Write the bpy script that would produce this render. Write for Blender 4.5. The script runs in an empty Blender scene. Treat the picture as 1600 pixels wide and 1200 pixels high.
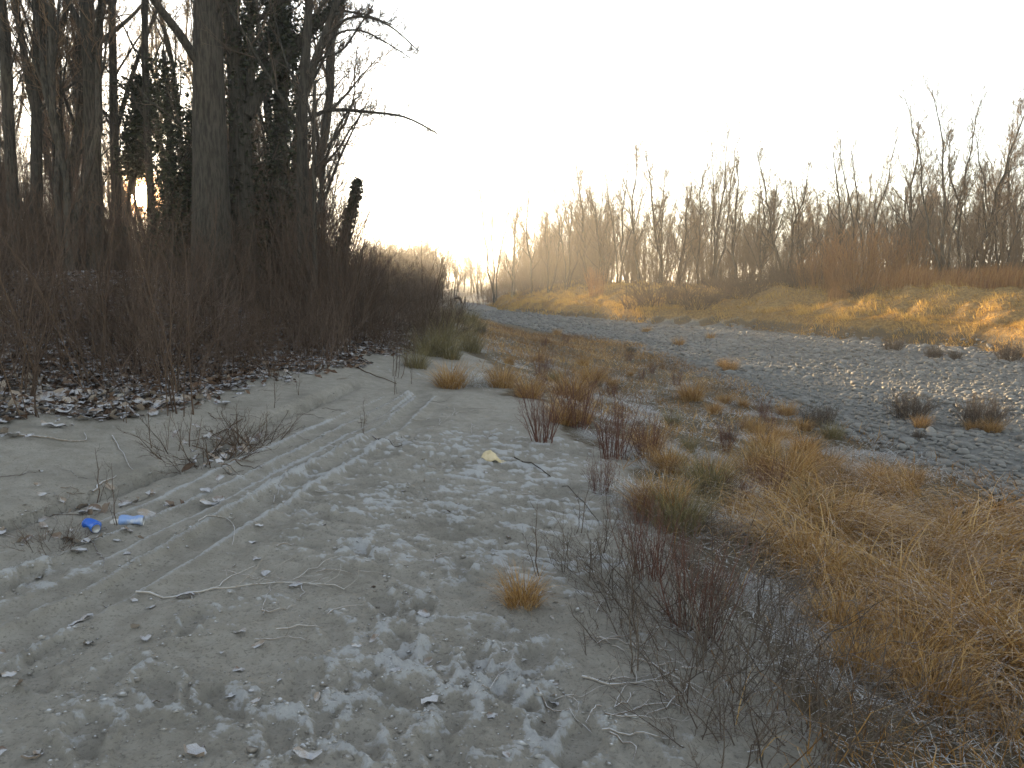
import bpy, math, random
import numpy as np
rad = math.radians
sc = bpy.context.scene
col = sc.collection

# ------------------------------------------------------------------ camera
FPX = 1232.0                      # focal length in photo pixels (1600 wide)
CAM_Z = 1.62
PITCH = rad(7.4)
cam_d = bpy.data.cameras.new('camera')
cam_d.sensor_width = 36.0
cam_d.lens = 36.0 * FPX / 1600.0
cam_d.clip_start = 0.05
cam_d.clip_end = 8000
cam = bpy.data.objects.new('camera', cam_d)
cam.location = (0, 0, CAM_Z)
cam.rotation_euler = (math.pi / 2 - PITCH, 0, 0)
col.objects.link(cam)
sc.camera = cam

# ------------------------------------------------------------------ light
SUN_EL, SUN_AZ = rad(5.5), rad(-24.7)      # azimuth from +Y towards +X
sun_dir = (math.sin(SUN_AZ) * math.cos(SUN_EL), math.cos(SUN_AZ) * math.cos(SUN_EL), math.sin(SUN_EL))
w = bpy.data.worlds.new('World'); sc.world = w; w.use_nodes = True
nt = w.node_tree; nt.nodes.clear()
out = nt.nodes.new('ShaderNodeOutputWorld'); bg = nt.nodes.new('ShaderNodeBackground')
sky = nt.nodes.new('ShaderNodeTexSky'); sky.sky_type = 'NISHITA'; sky.sun_disc = False
sky.sun_elevation = SUN_EL; sky.sun_rotation = SUN_AZ
sky.air_density = 1.0; sky.dust_density = 0.15; sky.ozone_density = 1.0
hs = nt.nodes.new('ShaderNodeHueSaturation'); hs.inputs['Saturation'].default_value = 0.42
nt.links.new(sky.outputs[0], hs.inputs['Color'])
# the visible sun and its aureole in hazy air, around the same direction as the sun lamp
tc = nt.nodes.new('ShaderNodeTexCoord')
dt = nt.nodes.new('ShaderNodeVectorMath'); dt.operation = 'DOT_PRODUCT'
dt.inputs[1].default_value = sun_dir
nt.links.new(tc.outputs['Generated'], dt.inputs[0])
disc = nt.nodes.new('ShaderNodeMapRange'); disc.interpolation_type = 'SMOOTHSTEP'
disc.inputs['From Min'].default_value = math.cos(rad(0.72)); disc.inputs['From Max'].default_value = math.cos(rad(0.5))
nt.links.new(dt.outputs['Value'], disc.inputs['Value'])
glow = nt.nodes.new('ShaderNodeMath'); glow.operation = 'POWER'
clampd = nt.nodes.new('ShaderNodeMath'); clampd.operation = 'MAXIMUM'; clampd.inputs[1].default_value = 0.0
nt.links.new(dt.outputs['Value'], clampd.inputs[0]); nt.links.new(clampd.outputs[0], glow.inputs[0])
glow.inputs[1].default_value = 120.0
def vscale(node_out, colr):
    v = nt.nodes.new('ShaderNodeVectorMath'); v.operation = 'SCALE'
    v.inputs[0].default_value = colr; nt.links.new(node_out, v.inputs['Scale']); return v.outputs[0]
def vadd(a, b):
    v = nt.nodes.new('ShaderNodeVectorMath'); v.operation = 'ADD'
    nt.links.new(a, v.inputs[0]); nt.links.new(b, v.inputs[1]); return v.outputs[0]
s1 = vadd(hs.outputs[0], vscale(disc.outputs[0], (20000, 14500, 6500)))
s2 = vadd(s1, vscale(glow.outputs[0], (3.0, 2.2, 1.2)))
glow2 = nt.nodes.new('ShaderNodeMath'); glow2.operation = 'POWER'; glow2.inputs[1].default_value = 6000.0
nt.links.new(clampd.outputs[0], glow2.inputs[0]); s2 = vadd(s2, vscale(glow2.outputs[0], (110, 36, 2.0)))
nt.links.new(s2, bg.inputs[0]); bg.inputs[1].default_value = 0.15
nt.links.new(bg.outputs[0], out.inputs[0])
sl = bpy.data.lights.new('sun', 'SUN'); sl.energy = 5.0; sl.angle = rad(0.6); sl.color = (1.0, 0.72, 0.42)
so = bpy.data.objects.new('sun', sl); col.objects.link(so)
from mathutils import Vector
so.rotation_euler = Vector(sun_dir).to_track_quat('Z', 'Y').to_euler()
so.location = (-40, 90, 60)

vs = sc.view_settings
vs.view_transform = 'Standard'; vs.look = 'None'; vs.gamma = 1.0; vs.use_curve_mapping = False
vs.exposure = 2.25
sc.render.engine = 'CYCLES'
cy = sc.cycles
cy.max_bounces = 4; cy.diffuse_bounces = 2; cy.glossy_bounces = 1; cy.transmission_bounces = 3
cy.volume_bounces = 0; cy.transparent_max_bounces = 4
cy.use_denoising = True; cy.sample_clamp_indirect = 3.0; cy.caustics_reflective = False; cy.caustics_refractive = False

# ------------------------------------------------------------------ numpy helpers
RNG = np.random.default_rng(11)
def ss(a, b, x):
    t = np.clip((x - a) / (b - a), 0, 1); return t * t * (3 - 2 * t)
def _hash(ix, iy, seed):
    h = (ix.astype(np.int64) * 374761393 + iy.astype(np.int64) * 668265263 + seed * 974634777) & 0xFFFFFFFF
    h = ((h ^ (h >> 13)) * 1274126177) & 0xFFFFFFFF
    h = h ^ (h >> 16)
    return (h & 0xFFFFFF) / float(0xFFFFFF)
def vnoise(x, y, seed=0):
    x = np.asarray(x, float); y = np.asarray(y, float)
    ix = np.floor(x); iy = np.floor(y); fx = x - ix; fy = y - iy
    fx = fx * fx * fx * (fx * (fx * 6 - 15) + 10); fy = fy * fy * fy * (fy * (fy * 6 - 15) + 10)
    a = _hash(ix, iy, seed); b = _hash(ix + 1, iy, seed); c = _hash(ix, iy + 1, seed); d = _hash(ix + 1, iy + 1, seed)
    return (a + (b - a) * fx) * (1 - fy) + (c + (d - c) * fx) * fy - 0.5
def fbm(x, y, seed=0, o=4, g=0.5):
    s = 0; a = 1.0; f = 1.0
    for k in range(o):
        s = s + a * vnoise(x * f + 17.3 * k, y * f - 9.1 * k, seed + k); a *= g; f *= 2.03
    return s

# ------------------------------------------------------------------ terrain
def curve(pts):
    p = np.array(pts, float)
    return lambda y: np.interp(y, p[:, 0], p[:, 1])
xs_ = curve([(-60, 4), (0, .75), (2.7, .5), (5, .5), (7.6, .6), (10.6, .05), (14, -.9), (20, -1.6), (40, -3.2), (58, -5.0), (80, -9), (110, -12), (200, -16), (3000, -120)])
xr_ = curve([(-60, 22), (0, 7.2), (10, 6.7), (14, 6.2), (22, 5.9), (35, 5.2), (43, 2.6), (58, -1.6), (80, -6), (110, -7.5), (200, -9), (3000, -60)])
xf_ = curve([(-60, 48), (0, 27), (20, 20.5), (28, 18.2), (33, 18.6), (48, 13.9), (53, 9.2), (61, 5.2), (74, 0.2), (90, -2.5), (120, -1.5), (200, 1), (3000, 0)])
xl_ = curve([(-60, -10), (0, -5.6), (7.7, -4.75), (9.2, -3.9), (12.3, -3.3), (16, -2.6), (20, -2.6), (30, -4), (45, -5), (58, -7), (80, -11), (110, -14.5), (200, -19), (3000, -130)])
BED = -1.2
def H0(x, y):
    x = np.asarray(x, float); y = np.asarray(y, float)
    wob = 0.35 * vnoise(x * .35, y * .35, 5) * ss(3, 9, y)
    xs, xr, xf, xl = xs_(y) + wob, xr_(y) + wob, xf_(y) + 1.6 * vnoise(x * .2, y * .2, 8), xl_(y) + wob
    d = xl - x
    z = 0.28 * ss(-2.2, .6, d) + 1.45 * ss(0.1, 6.2, d) + 0.9 * ss(8, 30, d)
    z = z - 0.10 * ss(0, 3.5, x - xs + 2.8)                       # sand sheet leans to the river
    t = np.clip((x - xs) / np.maximum(xr - xs, .5), 0, 1)
    z = z + (BED + .10) * (0.55 * ss(0, 1, t) + 0.45 * ss(.0, .55, t))
    z = z + 0.16 * fbm(x * .9, y * .9, 21, 3) * ss(.08, .3, t) * (1 - ss(.8, 1, t))
    e = x - xf
    bt = np.interp(y, [0, 45, 62, 90, 300], [2.25, 2.3, 2.15, 2.1, 2.2])
    rise = 0.40 * ss(0, .6 + .012 * np.clip(y, 0, 200), e) + 0.60 * ss(.8, 9, e)
    z = z + rise * bt + 3.2 * ss(14, 60, e) * ss(130, 60, y)
    z = z + (0.5 * fbm(x * .45, y * .45, 31, 3) + .7 * np.abs(fbm(x * .8, y * .8, 33, 2))) * ss(.3, 3, e) * (1 - .6 * ss(9, 30, e))
    z = z + 0.06 * fbm(x * .5, y * .5, 41, 3) * ss(xl + .2, xl - 1.5, x)
    z = z + 0.22 * fbm(x * .3, y * .3, 51, 3) * ss(0, 5, d)
    bed = ss(-.05, .05, (x - xr)) * ss(.05, -.05, x - xf)
    z = z + bed * 0.07 * fbm(x * .7, y * .7, 61, 3)
    z = z + 0.02 * fbm(x * 1.3, y * 1.3, 71, 3)
    return z
CP, SP = math.cos(PITCH), math.sin(PITCH)
def ray(px, py):
    px = np.asarray(px, float); py = np.asarray(py, float)
    u = (px - 800) / FPX; v = (600 - py) / FPX
    return np.stack([u, CP + v * SP, v * CP - SP], -1)
_T = np.geomspace(1.2, 400, 700)
def G(px, py):
    """ground points seen at the photo pixels"""
    d = np.atleast_2d(ray(px, py)); out = []
    for r in d:
        P = r[None] * _T[:, None]; P[:, 2] += CAM_Z
        below = P[:, 2] < H0(P[:, 0], P[:, 1])
        k = int(np.argmax(below)) if below.any() else len(_T) - 1
        k = max(k, 1); lo, hi = _T[k - 1], _T[k]
        for _ in range(18):
            m = .5 * (lo + hi); p = r * m
            if p[2] + CAM_Z < H0(p[0], p[1]): hi = m
            else: lo = m
        p = r * hi; out.append((p[0], p[1], H0(p[0], p[1]).item()))
    return np.array(out)
def at_depth(px, py, D):
    r = ray(px, py); k = D / r[..., 1]
    p = r * np.asarray(k)[..., None]; p[..., 2] += CAM_Z; return p
def project(x, y, z):
    zz = z - CAM_Z; f = y * CP - zz * SP; u = y * SP + zz * CP
    return 800 + FPX * x / f, 600 - FPX * u / f, f

def seg_dist(x, y, pts):
    """distance to polyline, signed side, and arclength"""
    best = np.full(x.shape, 1e9); side = np.zeros(x.shape); arc = np.zeros(x.shape); s0 = 0
    for a, b in zip(pts[:-1], pts[1:]):
        dx, dy = b[0] - a[0], b[1] - a[1]; L = math.hypot(dx, dy)
        t = np.clip(((x - a[0]) * dx + (y - a[1]) * dy) / (L * L), 0, 1)
        ex, ey = x - a[0] - t * dx, y - a[1] - t * dy
        dd = np.hypot(ex, ey); m = dd < best
        best = np.where(m, dd, best); side = np.where(m, np.sign(dx * ey - dy * ex), side); arc = np.where(m, s0 + t * L, arc); s0 += L
    return best, side, arc

def gp(lst): a = np.array(lst, float); return G(a[:, 0], a[:, 1])
rutA = gp([(0, 818), (120, 778), (250, 738), (310, 712), (400, 664), (480, 632), (558, 600)])
rutB = gp([(0, 985), (180, 900), (300, 828), (400, 770), (520, 705), (600, 662), (650, 618)])
rutC = gp([(0, 900), (110, 862), (260, 800), (400, 735), (520, 672), (610, 628), (640, 612)])
rutE = gp([(0, 945), (150, 882), (280, 815), (400, 752), (520, 688), (605, 645), (645, 615)])
rutF = gp([(0, 865), (110, 835), (260, 775), (400, 708), (520, 655), (600, 620)])
rutD = gp([(60, 1010), (260, 900), (420, 800), (560, 715), (640, 660), (680, 620)])
prints = []
prng = np.random.default_rng(5)
for (px, py, a) in [(245, 1085, 20), (470, 1065, 10), (505, 1125, 15), (570, 1160, 5), (630, 1010, 25), (690, 1035, 8), (710, 1120, -15),
                    (755, 1035, 10), (800, 1090, 30), (660, 955, -10), (640, 905, 15), (770, 985, 20), (430, 1150, 0), (620, 1090, 40),
                    (850, 1120, 12), (560, 1060, -20), (80, 1010, 10), (60, 1060, 30), (40, 900, 15), (720, 890, 10), (810, 930, 0),
                    (520, 985, 25), (690, 1180, 10), (900, 1170, -10), (350, 1100, 35), (140, 1150, 10), (700, 800, 20), (640, 770, 10),
                    (560, 860, 20), (760, 850, 0), (500, 800, 30), (300, 975, 15), (180, 1060, -20), (840, 1040, 15), (600, 945, 30)]:
    g = G(px, py)[0]; prints.append((g[0], g[1], rad(a + prng.uniform(-25, 25)), prng.uniform(.012, .028), prng.uniform(.8, 1.15)))
frost_spots = [(G(px, py)[0], r, s) for px, py, r, s in [
    (640, 1030, .55, 1.0), (760, 1080, .45, 1.1), (520, 1120, .5, 1.0), (820, 970, .45, .7), (700, 930, .5, .8), (600, 1180, .5, .9), (850, 1150, .5, .9),
    (680, 760, 1.5, .9), (800, 800, 1.1, .9), (740, 710, 1.6, .9), (850, 870, .8, .8), (600, 820, 1.0, .6), (60, 900, .5, .9), (30, 1030, .35, .6), (420, 930, .35, .7),
    (250, 1100, .35, .6), (540, 905, .5, .5), (1020, 1150, .25, .8), 
    (720, 590, 1.5, .9), (690, 660, 1.0, .5), (800, 690, .8, .6), (100, 740, .8, .3)]]
def sand_detail(x, y):
    """relief and frost of the sand sheet (near field)"""
    m = ss(26, 15, y) * ss(xs_(y) + 1.8, xs_(y) + .1, x) * ss(xl_(y) - 2.0, xl_(y) + .3, x)
    jx = x + .05 * vnoise(x * 5, y * 5, 3); jy = y + .05 * vnoise(x * 5, y * 5, 4)
    z = np.zeros_like(x); fr = np.zeros_like(x)
    n1 = fbm(x * 3, y * 3, 101, 4)
    z += .020 * n1 + .011 * fbm(x * 9, y * 9, 103, 5, .62)
    # ruts: A is a crumbling step, the others low ridges pressed by tyres
    d, s, a = seg_dist(jx, jy, rutA)
    rag = .5 + .9 * (vnoise(a * 4, a * 0 + 2, 9) + .35)
    z += .035 * s * ss(.5, .02, d) - .05 * np.exp(-((d - .03) / .05) ** 2) * rag
    for R, h, wd, hol in ((rutB, .052, .03, .04), (rutC, .036, .03, .03), (rutD, .022, .028, .026), (rutE, .02, .024, .02), (rutF, .018, .024, .018)):
        d, s, a = seg_dist(x + .3 * (jx - x), y + .3 * (jy - y), R)
        k = .75 + .6 * vnoise(a * .9, a * 0, 12) + .35 * vnoise(a * 9, a * 0, 13)
        z += h * k * np.exp(-(d / wd) ** 2) - hol * np.exp(-((d * s + .16) / .09) ** 2) - .012 * ss(.1, 0, np.abs(d * s - .2)) 
        fr += .95 * np.exp(-(((d * s) - .012) / .034) ** 2) * np.clip(k, 0, 1.2)  # ridge frost, strengthened to stand in for the ridges' shading as well
    # wind ripples / erosion streaks, running a little down towards the river
    ca, sa = math.cos(rad(-16)), math.sin(rad(-16))
    u = x * ca + y * sa; v = -x * sa + y * ca
    st = fbm(u * 1.5, v * 7.5, 131, 4, .6)
    rm = np.zeros_like(x)
    for (p, r, k) in frost_spots[7:12]: rm = np.maximum(rm, k * np.exp(-((x - p[0]) ** 2 + (y - p[1]) ** 2) / r ** 2))
    rm = ss(.1, .6, rm)
    z += rm * .055 * (np.abs(st) * -1.6 + .25)
    # footprints with pushed-up crusts
    pr = np.zeros_like(x); crust = np.zeros_like(x)
    for (cx, cy_, an, dp, sz) in prints:
        sel = (np.abs(x - cx) < .5) & (np.abs(y - cy_) < .5)
        if not sel.any(): continue
        xx = jx[sel] - cx; yy = jy[sel] - cy_
        u = xx * math.cos(an) + yy * math.sin(an); v = -xx * math.sin(an) + yy * math.cos(an)
        q = np.sqrt((v / (.15 * sz)) ** 2 + (u / (.062 * sz * (1 + .22 * np.sin(v / sz * 12)))) ** 2)
        ed = vnoise(x[sel] * 26, y[sel] * 26, 77)
        pr[sel] -= dp * ss(1.1, .82, q + ed * .35)
        rim = np.exp(-((q - 1.42 - ed * .5) / .3) ** 2)
        pr[sel] += dp * .6 * rim * (.6 + 1.4 * np.abs(ed)); crust[sel] += rim
    z += pr
    base = np.zeros_like(x)
    for (p, r, k) in frost_spots: base = np.maximum(base, k * np.exp(-((x - p[0]) ** 2 + (y - p[1]) ** 2) / r ** 2))
    lump = fbm(x * 14, y * 14, 141, 4, .6)
    lump2 = fbm(x * 36, y * 36, 151, 3, .6)
    z += base * .012 * np.clip(lump + .15, 0, 1) + .008 * lump2 + .009 * lump * (.3 + base) + np.clip(crust, 0, 1) * .016 * np.abs(lump2)
    fr += .62 * base * ss(-.1, .75, lump * 1.5 + rm * (st * -.2 + (.28 - np.abs(st)) * 2.0) + np.clip(crust, 0, 1) * .5)
    fr += .4 * np.clip(crust, 0, 1) * ss(-.1, .5, lump2 + .15)
    fr += .8 * rm * ss(.16, .02, np.abs(st)) * ss(-.35, .35, lump + .5 * n1)
    calm = np.zeros_like(x)
    for R in (rutA, rutB): calm = np.maximum(calm, np.exp(-(seg_dist(x, y, R)[0] / .7) ** 2))
    fr = fr * 1.0; z -= calm * .008 * fbm(x * 9, y * 9, 103, 5, .62)
    fr += (1 - .75 * calm) * (.16 * ss(-.1, .5, n1)) + (1 - .8 * calm) * (.3 * ss(.15, .55, lump) * ss(-.2, .3, n1)) + 0 * .4 * ss(.15, .55, lump) * ss(-.2, .3, n1) + .3 * ss(.2, .5, lump2) * ss(-.1, .3, n1)
    return z * m, np.clip(fr, 0, 1) * m
def H(x, y):
    x = np.asarray(x, float); y = np.asarray(y, float)
    z = H0(x, y)
    near = y < 27
    if np.any(near):
        if z.ndim == 0: return z + sand_detail(x.reshape(1), y.reshape(1))[0][0]
        z = z.copy(); z[near] += sand_detail(x[near], y[near])[0]
    return z

# ------------------------------------------------------------------ materials
def new_mat(name):
    m = bpy.data.materials.new(name); m.use_nodes = True; t = m.node_tree
    return m, t, t.nodes['Principled BSDF'], t.nodes['Material Output']
def N(t, typ, **kw):
    n = t.nodes.new(typ)
    for k, v in kw.items(): setattr(n, k, v)
    return n
def ramp(t, fac, stops):
    r = N(t, 'ShaderNodeValToRGB'); e = r.color_ramp.elements
    while len(e) < len(stops): e.new(.5)
    for k, (p, c) in enumerate(stops): e[k].position = p; e[k].color = (*c, 1)
    t.links.new(fac, r.inputs[0]); return r.outputs[0]
def noise_tex(t, scale, detail=4, rough=.55, coord='Object', dim=None):
    tc = N(t, 'ShaderNodeTexCoord'); n = N(t, 'ShaderNodeTexNoise')
    n.inputs['Scale'].default_value = scale; n.inputs['Detail'].default_value = detail; n.inputs['Roughness'].default_value = rough
    t.links.new(tc.outputs[coord], n.inputs['Vector']); return n.outputs['Fac']
def mixc(t, fac, a, b):
    m = N(t, 'ShaderNodeMix', data_type='RGBA')
    if isinstance(fac, float): m.inputs[0].default_value = fac
    else: t.links.new(fac, m.inputs[0])
    for s, v in ((6, a), (7, b)):
        if isinstance(v, tuple): m.inputs[s].default_value = (*v, 1)
        else: t.links.new(v, m.inputs[s])
    return m.outputs[2]
def math_(t, op, a, b=None):
    m = N(t, 'ShaderNodeMath', operation=op)
    for i, v in enumerate((a, b)):
        if v is None: continue
        if isinstance(v, (int, float)): m.inputs[i].default_value = v
        else: t.links.new(v, m.inputs[i])
    return m.outputs[0]
def smooth_(t, v, a, b):
    m = N(t, 'ShaderNodeMapRange', interpolation_type='SMOOTHSTEP')
    t.links.new(v, m.inputs['Value']); m.inputs['From Min'].default_value = a; m.inputs['From Max'].default_value = b
    return m.outputs[0]
def attr(t, name): return N(t, 'ShaderNodeAttribute', attribute_name=name).outputs['Fac']

def veg_mat(name, stops, rough=.75, trans=0.0, frost=0.0, scale=9):
    """plants: a tint per blade or twig picks the colour; frost lies on upward faces"""
    m, t, p, o = new_mat(name)
    n = noise_tex(t, scale, 3)
    f = math_(t, 'ADD', attr(t, 'tint'), math_(t, 'MULTIPLY', math_(t, 'SUBTRACT', n, .5), .5))
    c = ramp(t, f, stops)
    if frost > 0:
        ge = N(t, 'ShaderNodeNewGeometry'); sp = N(t, 'ShaderNodeSeparateXYZ'); t.links.new(ge.outputs['Normal'], sp.inputs[0])
        ff = smooth_(t, math_(t, 'ADD', math_(t, 'ABSOLUTE', sp.outputs['Z']), math_(t, 'SUBTRACT', noise_tex(t, 40, 2), .5)), .95 - .55 * frost, 1.25 - .4 * frost)
        c = mixc(t, math_(t, 'MULTIPLY', ff, .8), c, (.50, .52, .56))
    t.links.new(c, p.inputs['Base Color']); p.inputs['Roughness'].default_value = rough
    p.inputs['Specular IOR Level'].default_value = .2
    if trans > 0:
        tr = N(t, 'ShaderNodeBsdfTranslucent'); t.links.new(c, tr.inputs[0])
        mx = N(t, 'ShaderNodeMixShader'); mx.inputs[0].default_value = trans
        t.links.new(p.outputs[0], mx.inputs[1]); t.links.new(tr.outputs[0], mx.inputs[2]); t.links.new(mx.outputs[0], o.inputs[0])
    return m
M = {}
def bark_relief(m):
    t = m.node_tree; p = t.nodes['Principled BSDF']; tc_ = N(t, 'ShaderNodeTexCoord'); mp = N(t, 'ShaderNodeMapping'); mp.inputs['Scale'].default_value = (26, 26, 3.5)
    n = N(t, 'ShaderNodeTexNoise'); n.inputs['Scale'].default_value = 1.0; n.inputs['Detail'].default_value = 5; n.inputs['Roughness'].default_value = .65
    t.links.new(tc_.outputs['Object'], mp.inputs[0]); t.links.new(mp.outputs[0], n.inputs['Vector'])
    b = N(t, 'ShaderNodeBump'); b.inputs['Strength'].default_value = 1.0; b.inputs['Distance'].default_value = .05
    t.links.new(n.outputs['Fac'], b.inputs['Height']); t.links.new(b.outputs[0], p.inputs['Normal'])
    old = p.inputs['Base Color'].links[0].from_socket; t.links.new(mixc(t, smooth_(t, n.outputs['Fac'], .38, .6), (.03, .026, .02), old), p.inputs['Base Color'])
M['bark'] = veg_mat('grey_bark', [(0, (.045, .039, .031)), (.5, (.07, .06, .048)), (1, (.11, .096, .076))], .9, scale=6)
bark_relief(M['bark'])
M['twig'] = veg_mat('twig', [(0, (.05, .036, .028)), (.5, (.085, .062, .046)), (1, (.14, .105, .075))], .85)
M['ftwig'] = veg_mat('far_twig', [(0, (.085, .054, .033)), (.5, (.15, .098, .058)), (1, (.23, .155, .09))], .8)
M['bramble'] = veg_mat('bramble', [(0, (.036, .026, .02)), (.5, (.076, .05, .035)), (1, (.135, .09, .058))], .8)
M['redtwig'] = veg_mat('reddish_twig', [(0, (.055, .038, .03)), (.5, (.105, .073, .056)), (1, (.19, .14, .105))], .8)
M['orange'] = veg_mat('willow_stem', [(0, (.22, .10, .035)), (.5, (.38, .19, .068)), (1, (.52, .3, .12))], .7, .4)
M['straw'] = veg_mat('straw', [(0, (.12, .06, .02)), (.5, (.32, .178, .06)), (1, (.56, .375, .16))], .7, .3, .1)
M['gold'] = veg_mat('dry_bank_grass', [(0, (.22, .12, .035)), (.5, (.46, .28, .075)), (1, (.62, .42, .13))], .7, .5)
M['frostgrass'] = veg_mat('frosted_grass', [(0, (.22, .18, .12)), (.45, (.36, .33, .27)), (1, (.58, .58, .58))], .8, .15, .6)
M['green'] = veg_mat('dull_green_grass', [(0, (.09, .078, .036)), (.5, (.16, .135, .062)), (1, (.3, .24, .12))], .75, .2, .3)
M['weed'] = veg_mat('dead_weed', [(0, (.045, .034, .028)), (.5, (.10, .078, .062)), (1, (.22, .18, .14))], .85, 0, .35)
M['redstem'] = veg_mat('red_stem', [(0, (.07, .03, .024)), (.5, (.12, .055, .04)), (1, (.2, .11, .075))], .75, 0, .15)
M['ivy'] = veg_mat('ivy', [(0, (.016, .019, .010)), (.5, (.027, .031, .015)), (1, (.055, .055, .028))], .55, .1)
M['litter'] = veg_mat('leaf_litter', [(0, (.05, .028, .018)), (.5, (.105, .064, .042)), (.85, (.2, .155, .12)), (1, (.36, .34, .32))], .8, 0, .42)
M['leaf'] = veg_mat('dead_leaf', [(0, (.08, .05, .04)), (.5, (.2, .155, .12)), (1, (.38, .34, .3))], .75, 0, .55, 25)
M['stick'] = veg_mat('frosted_stick', [(0, (.09, .065, .05)), (.5, (.2, .165, .13)), (1, (.36, .33, .29))], .8, 0, .6, 20)
M['crumb'] = veg_mat('frozen_crumb', [(0, (.17, .155, .135)), (.5, (.27, .26, .24)), (1, (.5, .52, .55))], .9, 0, .3, 60)
M['log'] = veg_mat('rotten_wood', [(0, (.03, .022, .018)), (.5, (.06, .045, .035)), (1, (.11, .085, .065))], .9, 0, .2)
def stone_mat():
    m, t, p, o = new_mat('river_stone')
    f = math_(t, 'ADD', attr(t, 'tint'), math_(t, 'MULTIPLY', math_(t, 'SUBTRACT', noise_tex(t, 14, 5), .5), .5))
    c = ramp(t, f, [(0, (.115, .113, .107)), (.4, (.15, .147, .138)), (.7, (.175, .17, .158)), (1, (.22, .212, .195))])
    t.links.new(c, p.inputs['Base Color']); p.inputs['Roughness'].default_value = .75
    b = N(t, 'ShaderNodeBump'); b.inputs['Strength'].default_value = .35; b.inputs['Distance'].default_value = .02
    t.links.new(noise_tex(t, 45, 5), b.inputs['Height']); t.links.new(b.outputs[0], p.inputs['Normal'])
    return m
M['stone'] = stone_mat()
def ground_mat():
    m, t, p, o = new_mat('river_bank_ground')
    fine = noise_tex(t, 60, 6, .65); mid = noise_tex(t, 9, 5, .6); big = noise_tex(t, 1.3, 4); grain = noise_tex(t, 380, 3, .7)
    sand = mixc(t, smooth_(t, mid, .3, .7), (.258, .24, .208), (.318, .30, .266))
    sand = mixc(t, math_(t, 'MULTIPLY', smooth_(t, fine, .52, .66), .6), sand, (.12, .108, .09))
    sand = mixc(t, math_(t, 'MULTIPLY', smooth_(t, big, .48, .66), .4), sand, (.15, .138, .115))
    sand = mixc(t, math_(t, 'MULTIPLY', smooth_(t, grain, .55, .7), .3), sand, (.36, .35, .335))
    lit = ramp(t, fine, [(.3, (.04, .027, .02)), (.5, (.085, .056, .04)), (.68, (.19, .15, .12)), (.8, (.3, .28, .26))])
    turf = ramp(t, fine, [(.28, (.045, .034, .022)), (.5, (.10, .078, .05)), (.72, (.17, .14, .10))])
    grav = ramp(t, noise_tex(t, 22, 6, .7), [(.3, (.09, .09, .087)), (.5, (.14, .14, .136)), (.7, (.19, .188, .18))])
    gold = ramp(t, noise_tex(t, 6, 6, .7), [(.3, (.10, .06, .025)), (.5, (.22, .14, .055)), (.7, (.34, .23, .09))])
    def wob(a, k=.5): return math_(t, 'ADD', a, math_(t, 'MULTIPLY', math_(t, 'SUBTRACT', mid, .5), k))
    c = mixc(t, smooth_(t, wob(attr(t, 'litter')), .35, .65), sand, lit)
    c = mixc(t, smooth_(t, wob(attr(t, 'turf')), .35, .65), c, turf)
    c = mixc(t, smooth_(t, wob(attr(t, 'gravel')), .4, .6), c, grav)
    c = mixc(t, smooth_(t, wob(attr(t, 'gold')), .35, .65), c, gold)
    fr = smooth_(t, math_(t, 'ADD', attr(t, 'frost'), math_(t, 'MULTIPLY', math_(t, 'SUBTRACT', fine, .5), 1.3)), .35, .85)
    c = mixc(t, math_(t, 'MULTIPLY', fr, .58), c, (.49, .51, .54))
    t.links.new(c, p.inputs['Base Color']); p.inputs['Roughness'].default_value = .92; p.inputs['Specular IOR Level'].default_value = .15
    b = N(t, 'ShaderNodeBump'); b.inputs['Strength'].default_value = .8; b.inputs['Distance'].default_value = .022
    hh = math_(t, 'ADD', fine, math_(t, 'MULTIPLY', grain, .4))
    t.links.new(hh, b.inputs['Height']); t.links.new(b.outputs[0], p.inputs['Normal'])
    return m
M['ground'] = ground_mat()

# ------------------------------------------------------------------ mesh helpers
def mesh(name, V, F, mat, smooth=True, tint=None, attrs=None):
    V = np.ascontiguousarray(V, np.float32).reshape(-1, 3); F = np.ascontiguousarray(F, np.int32); n = F.shape[1]
    me = bpy.data.meshes.new(name)
    me.vertices.add(len(V)); me.vertices.foreach_set('co', V.ravel())
    me.loops.add(F.size); me.loops.foreach_set('vertex_index', F.ravel())
    me.polygons.add(len(F)); me.polygons.foreach_set('loop_start', np.arange(0, F.size, n, dtype=np.int32))
    me.polygons.foreach_set('loop_total', np.full(len(F), n, np.int32))
    if smooth: me.polygons.foreach_set('use_smooth', np.ones(len(F), bool))
    at = dict(attrs or {})
    if tint is not None: at['tint'] = tint
    for k, v in at.items():
        a = me.attributes.new(k, 'FLOAT', 'POINT'); a.data.foreach_set('value', np.ascontiguousarray(v, np.float32))
    me.materials.append(mat); me.update(calc_edges=True)
    return me
def obj(name, me, parent=None, loc=None, label=None, cat=None, group=None, kind=None, rz=None, scale=None):
    o = bpy.data.objects.new(name, me); col.objects.link(o)
    if parent is not None: o.parent = parent
    if loc is not None: o.location = loc
    if rz is not None: o.rotation_euler = (0, 0, rz)
    if scale is not None: o.scale = (scale,) * 3 if np.isscalar(scale) else scale
    if label: o['label'] = label
    if cat: o['category'] = cat
    if group: o['group'] = group
    if kind: o['kind'] = kind
    return o
class Geo:
    """collects quads from many pieces into one mesh"""
    def __init__(s): s.V = []; s.F = []; s.T = []; s.n = 0
    def add(s, V, F, T):
        s.V.append(V); s.F.append(F + s.n); s.T.append(T); s.n += len(V)
    def build(s, name, mat, smooth=True):
        return mesh(name, np.concatenate(s.V), np.concatenate(s.F), mat, smooth, np.concatenate(s.T))
def nrm(v): return v / np.maximum(np.linalg.norm(v, axis=-1, keepdims=True), 1e-9)
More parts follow.
